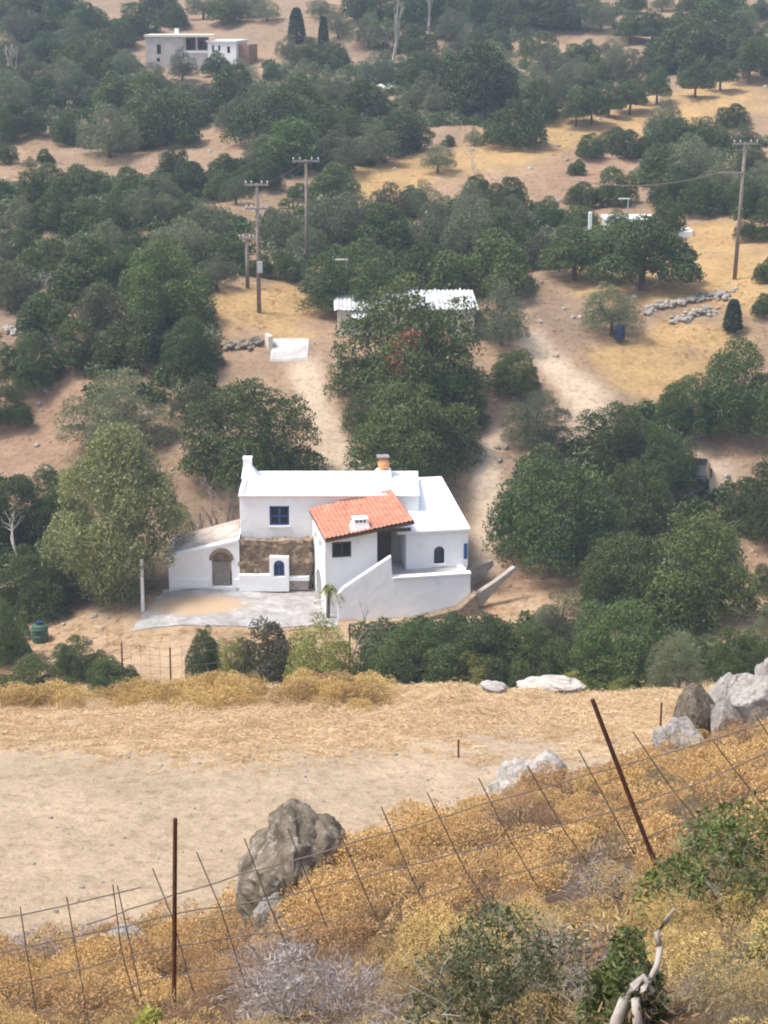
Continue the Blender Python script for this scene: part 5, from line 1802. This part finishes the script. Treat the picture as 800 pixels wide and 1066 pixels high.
# dry grass on open hillside
n = 26000
y = 74 + (250 - 74) * r.uniform(size=n) ** 1.5; x = r.uniform(-1, 1, n) * (.235 * y + 2)
z = H(x, y); px, py = proj(x, y, z)
k = vnoise(x * .22, y * .22, 19) > -.12
for pg in PATHS: k &= ~inpoly(px, py, pg)
k &= ~((px > 128) & (px < 500) & (y > 82.5) & (y < 98))
x, y, z = x[k], y[k], z[k]
tg3 = [tuft(16, .7, .8) for _ in range(5)]
scatter('dry_grass', 'dry straw coloured grass on the open hillside', 'grass', 'dry_grass', np.stack([x, y, z], 1), r.uniform(.15, .36, len(x)), tg3, 6, sink=.05)
# low evergreen undergrowth that fills the woods between the trees
WOODS = [
    [(-60, 14), (60, 0), (140, 40), (150, 98), (60, 104), (-60, 100)],
    [(-60, 104), (150, 92), (340, 92), (350, 140), (300, 150), (210, 128), (150, 150), (90, 155), (40, 130), (-60, 150)],
    [(360, -10), (560, -10), (560, 40), (500, 70), (400, 64)],
    [(280, 70), (500, 70), (560, 90), (560, 130), (460, 130), (430, 160), (360, 186), (240, 186), (310, 130), (270, 100)],
    [(540, 62), (660, 70), (660, 92), (560, 110)],
    [(540, -10), (660, -10), (650, 30), (540, 34)],
    [(680, 40), (800, 14), (800, 80), (720, 92)],
    [(690, 130), (800, 150), (800, 230), (690, 225), (650, 160)],
    [(-60, 200), (60, 196), (250, 176), (262, 200), (200, 215), (255, 235), (258, 285), (200, 320), (80, 330), (-60, 320)],
    [(270, 235), (350, 190), (360, 225), (540, 205), (620, 232), (600, 262), (500, 300), (340, 310), (290, 300)],
    [(90, 340), (230, 330), (215, 400), (190, 430), (80, 430)],
    [(-60, 500), (60, 495), (110, 620), (-60, 690)],
    [(620, 420), (720, 430), (700, 480), (800, 520), (760, 640), (520, 560), (560, 470)],
    [(370, 660), (600, 640), (820, 640), (820, 705), (690, 708), (600, 712), (380, 712)],
]
n = 14000
y = 72 + 220 * r.uniform(size=n) ** 1.25; x = r.uniform(-1, 1, n) * (.235 * y + 2)
z = H(x, y); px, py = proj(x, y, z)
k = np.zeros(n, bool)
for wd in WOODS: k |= inpoly(px + 14 * vnoise(x * .3, y * .3, 61), py + 8 * vnoise(x * .3, y * .3, 62), wd)
k &= vnoise(x * .3, y * .3, 63) > -.3
for wd in PATHS + REDDISH: k &= ~inpoly(px, py, wd)
x, y, z = x[k], y[k], z[k]
def bushlet(n_):
    Lb = lobes_dome(r, 7, 1.3, (.32, .5))
    Lb = [(c * np.array([1.6, 1.6, 1]), ra) for c, ra in Lb]
    return fill_lobes(r, Lb, n_, .11, .85, .6)
bl = [bushlet(420) for _ in range(6)]
mixm = r.uniform(size=len(x)) < .35
pp_ = np.stack([x, y, z], 1); rs_ = r.uniform(.45, 1.15, len(x)) * np.where(y < 90, .7, 1)
scatter('undergrowth', 'low dark green undergrowth filling the woods', 'undergrowth', 'leaf_dark', pp_[~mixm], rs_[~mixm], bl, 61)
scatter('undergrowth', 'low grey green undergrowth filling the woods', 'undergrowth', 'leaf_olive', pp_[mixm], rs_[mixm], bl, 62)
# loose stones on the slopes
n = 1500
y = 80 + 170 * r.uniform(size=n) ** 1.3; x = r.uniform(-1, 1, n) * (.23 * y + 2)
z = H(x, y); px, py = proj(x, y, z)
k = (vnoise(x * .12, y * .12, 23) > .1) & ~((px > 128) & (px < 500) & (y < 98))
k |= inpoly(px, py, [(540, 150), (640, 130), (650, 200), (560, 210)]) & (r.uniform(size=n) < .8)
x, y, z = x[k], y[k], z[k]
rp = [rock_mesh(700 + i, 1, 'rock_grey', .3, 1, 3) for i in range(3)]
vs = []; fs = []
tri = [np.array([[v for v in p_.vertices] for p_ in m_.polygons]) for m_ in rp]
cov = [np.array([v.co[:] for v in m_.vertices]) for m_ in rp]
VV_ = []; FF_ = []; off = 0
for i in range(len(x)):
    s = r.uniform(.10, .36); c = cov[i % 3] * s * np.array([1, .8, .65]); th = r.uniform(0, 6)
    R_ = np.array([[math.cos(th), -math.sin(th), 0], [math.sin(th), math.cos(th), 0], [0, 0, 1]])
    VV_.append(c @ R_.T + np.array([x[i], y[i], z[i] + s * .1])); FF_.append(tri[i % 3] + off); off += len(c)
tag(link('loose_stones', mesh_grid('loose_stones', np.concatenate(VV_), np.concatenate(FF_), M['rubble'], False)), 'loose grey stones scattered over the dry slopes', 'stones', kind='stuff')

# ------------------------------------------------------------------ foreground bushes
def fg_bush(name, px, base, w, h, mat, label, seed, ymin=5, leaf=.03, n=5000, twigs='bark_pale', aspect=.3, nl=22, wild=.8):
    p = hit(px, base, ymin, 26); k = mpp(p)
    r = np.random.default_rng(seed)
    root = empty(name, p, label, 'bush')
    Lb = lobes_dome(r, nl, h / w, (.08, .2))
    q = fill_lobes(r, Lb, n, leaf / (w * k), .95, aspect, wild, inner=.35)
    o = link('foliage', mesh_np('foliage', q, 4, M[mat]), root)
    root.scale = (w * k,) * 3
    t = link('branches', bare_mesh(seed + 1, h / w * 1.05, .010, 5, .65, twigs, 9), root)
    return root


fg_bush('dark_bush', 522, 1100, 200, 185, 'leaf_olive', 'dark grey green twiggy bush at the bottom middle', 901, leaf=.017, n=24000, nl=44)
fg_bush('green_bush', 762, 945, 210, 118, 'leaf_fresh', 'green leafy bush on the right slope', 902, leaf=.022, n=14000, nl=44, aspect=.35)
fg_bush('green_bush', 812, 1000, 70, 46, 'leaf_fresh', 'small green bush at the right edge below the larger one', 903, leaf=.035, n=1800)
fg_bush('green_bush', 655, 1070, 100, 118, 'leaf_fresh', 'bright green bush around the twisted dead branch', 904, leaf=.022, n=5500)
fg_bush('purple_bush', 632, 942, 66, 58, 'twig_grey', 'dark purplish dead bush beside the right iron post', 905, leaf=.03, n=1500, twigs='pole_wood', aspect=.15)
fg_bush('grey_bush', 300, 1062, 120, 90, 'twig_grey', 'grey lavender twiggy bush below the brown boulder', 906, leaf=.03, n=2200, aspect=.15)
fg_bush('grey_bush', 40, 1002, 90, 40, 'twig_grey', 'low grey lavender bush at the left frame edge', 907, leaf=.03, n=1500, aspect=.15)
fg_bush('yellow_plant', 155, 1075, 44, 28, 'leaf_yellow', 'small yellow green plant at the foot of the left iron post', 908, leaf=.03, n=900)
fg_bush('green_tuft', 742, 772, 54, 26, 'leaf_olive', 'low green tuft in front of the boulder row', 909, ymin=13, leaf=.04, n=1200)
# twisted dead branch
p = hit(640, 1066, 5, 20); k = mpp(p)
def S_(dx, dy, dd=0): return (p.x + dx * k, p.y - .35 + dd, p.z + dy * k + .12)
mb = MB()
mb.tube([S_(-14, -30), S_(-10, 20), S_(0, 40, .05), S_(6, 58), S_(16, 62, .05), S_(26, 52)], [.03, .028, .025, .022, .018, .01], 7)
mb.tube([S_(4, -10), S_(10, 22, -.05), S_(8, 44), S_(16, 56), S_(22, 70)], [.026, .024, .02, .016, .008], 7)
mb.tube([S_(34, 88, .1), S_(30, 104, .1), S_(40, 116, .12), S_(46, 130, .1)], [.016, .014, .011, .006], 6)
mb.tube([S_(20, 62), S_(30, 76, .05), S_(34, 90, .1)], [.014, .014, .015], 6)
o = mb.build('dead_branch', M['bark_pale'], None, smooth=True)
tag(o, 'pale twisted dead branch rising from the bright green bush', 'branch')

# ------------------------------------------------------------------ air
hb = MB(); hb.box((0, 230, 12), (1300, 540, 92))
hz_o = hb.build('haze', None)
hm = bpy.data.materials.new('haze_air'); hm.use_nodes = True; nt = hm.node_tree
nt.nodes.remove(nt.nodes['Principled BSDF'])
pv = nt.nodes.new('ShaderNodeVolumePrincipled')
pv.inputs['Color'].default_value = (.64, .81, 1.0, 1); pv.inputs['Density'].default_value = .00052
pv.inputs['Anisotropy'].default_value = .0
nt.links.new(pv.outputs[0], nt.nodes['Material Output'].inputs['Volume'])
hz_o.data.materials.append(hm)
tag(hz_o, kind='stuff')

# ------------------------------------------------------------------ light
SUN_EL, SUN_AZ = rad(62), rad(-102)     # azimuth from +Y (beyond the house), positive to the right
w = bpy.data.worlds.new("World"); sc.world = w; w.use_nodes = True
nt = w.node_tree
sky = nt.nodes.new('ShaderNodeTexSky'); sky.sky_type = 'NISHITA'; sky.sun_disc = False
sky.sun_elevation = SUN_EL; sky.sun_rotation = SUN_AZ
sky.air_density = 1.0; sky.dust_density = 3.0; sky.ozone_density = 1.0
veil = nt.nodes.new('ShaderNodeHueSaturation'); veil.inputs['Saturation'].default_value = .75   # thin cloud pales the blue
nt.links.new(sky.outputs[0], veil.inputs['Color'])
nt.links.new(veil.outputs[0], nt.nodes['Background'].inputs[0]); nt.nodes['Background'].inputs[1].default_value = .15
sd_ = bpy.data.lights.new('sun', 'SUN'); sd_.energy = 2.15; sd_.angle = rad(14); sd_.color = (1, .95, .88)
so_ = bpy.data.objects.new('sun', sd_); sc.collection.objects.link(so_)
dirv = Vector((math.sin(SUN_AZ) * math.cos(SUN_EL), math.cos(SUN_AZ) * math.cos(SUN_EL), math.sin(SUN_EL)))
so_.rotation_euler = dirv.to_track_quat('Z', 'Y').to_euler()

sc.view_settings.view_transform = 'Standard'; sc.view_settings.look = 'None'
sc.view_settings.exposure = 1.0; sc.view_settings.gamma = 1.0
sc.view_settings.use_curve_mapping = False
sc.render.engine = 'CYCLES'
sc.cycles.use_denoising = True
sc.cycles.max_bounces = 5; sc.cycles.diffuse_bounces = 3; sc.cycles.glossy_bounces = 2; sc.cycles.transmission_bounces = 3; sc.cycles.volume_bounces = 0
sc.cycles.pixel_filter_type = 'BLACKMAN_HARRIS'; sc.cycles.filter_width = 2.0
sc.render.film_transparent = False
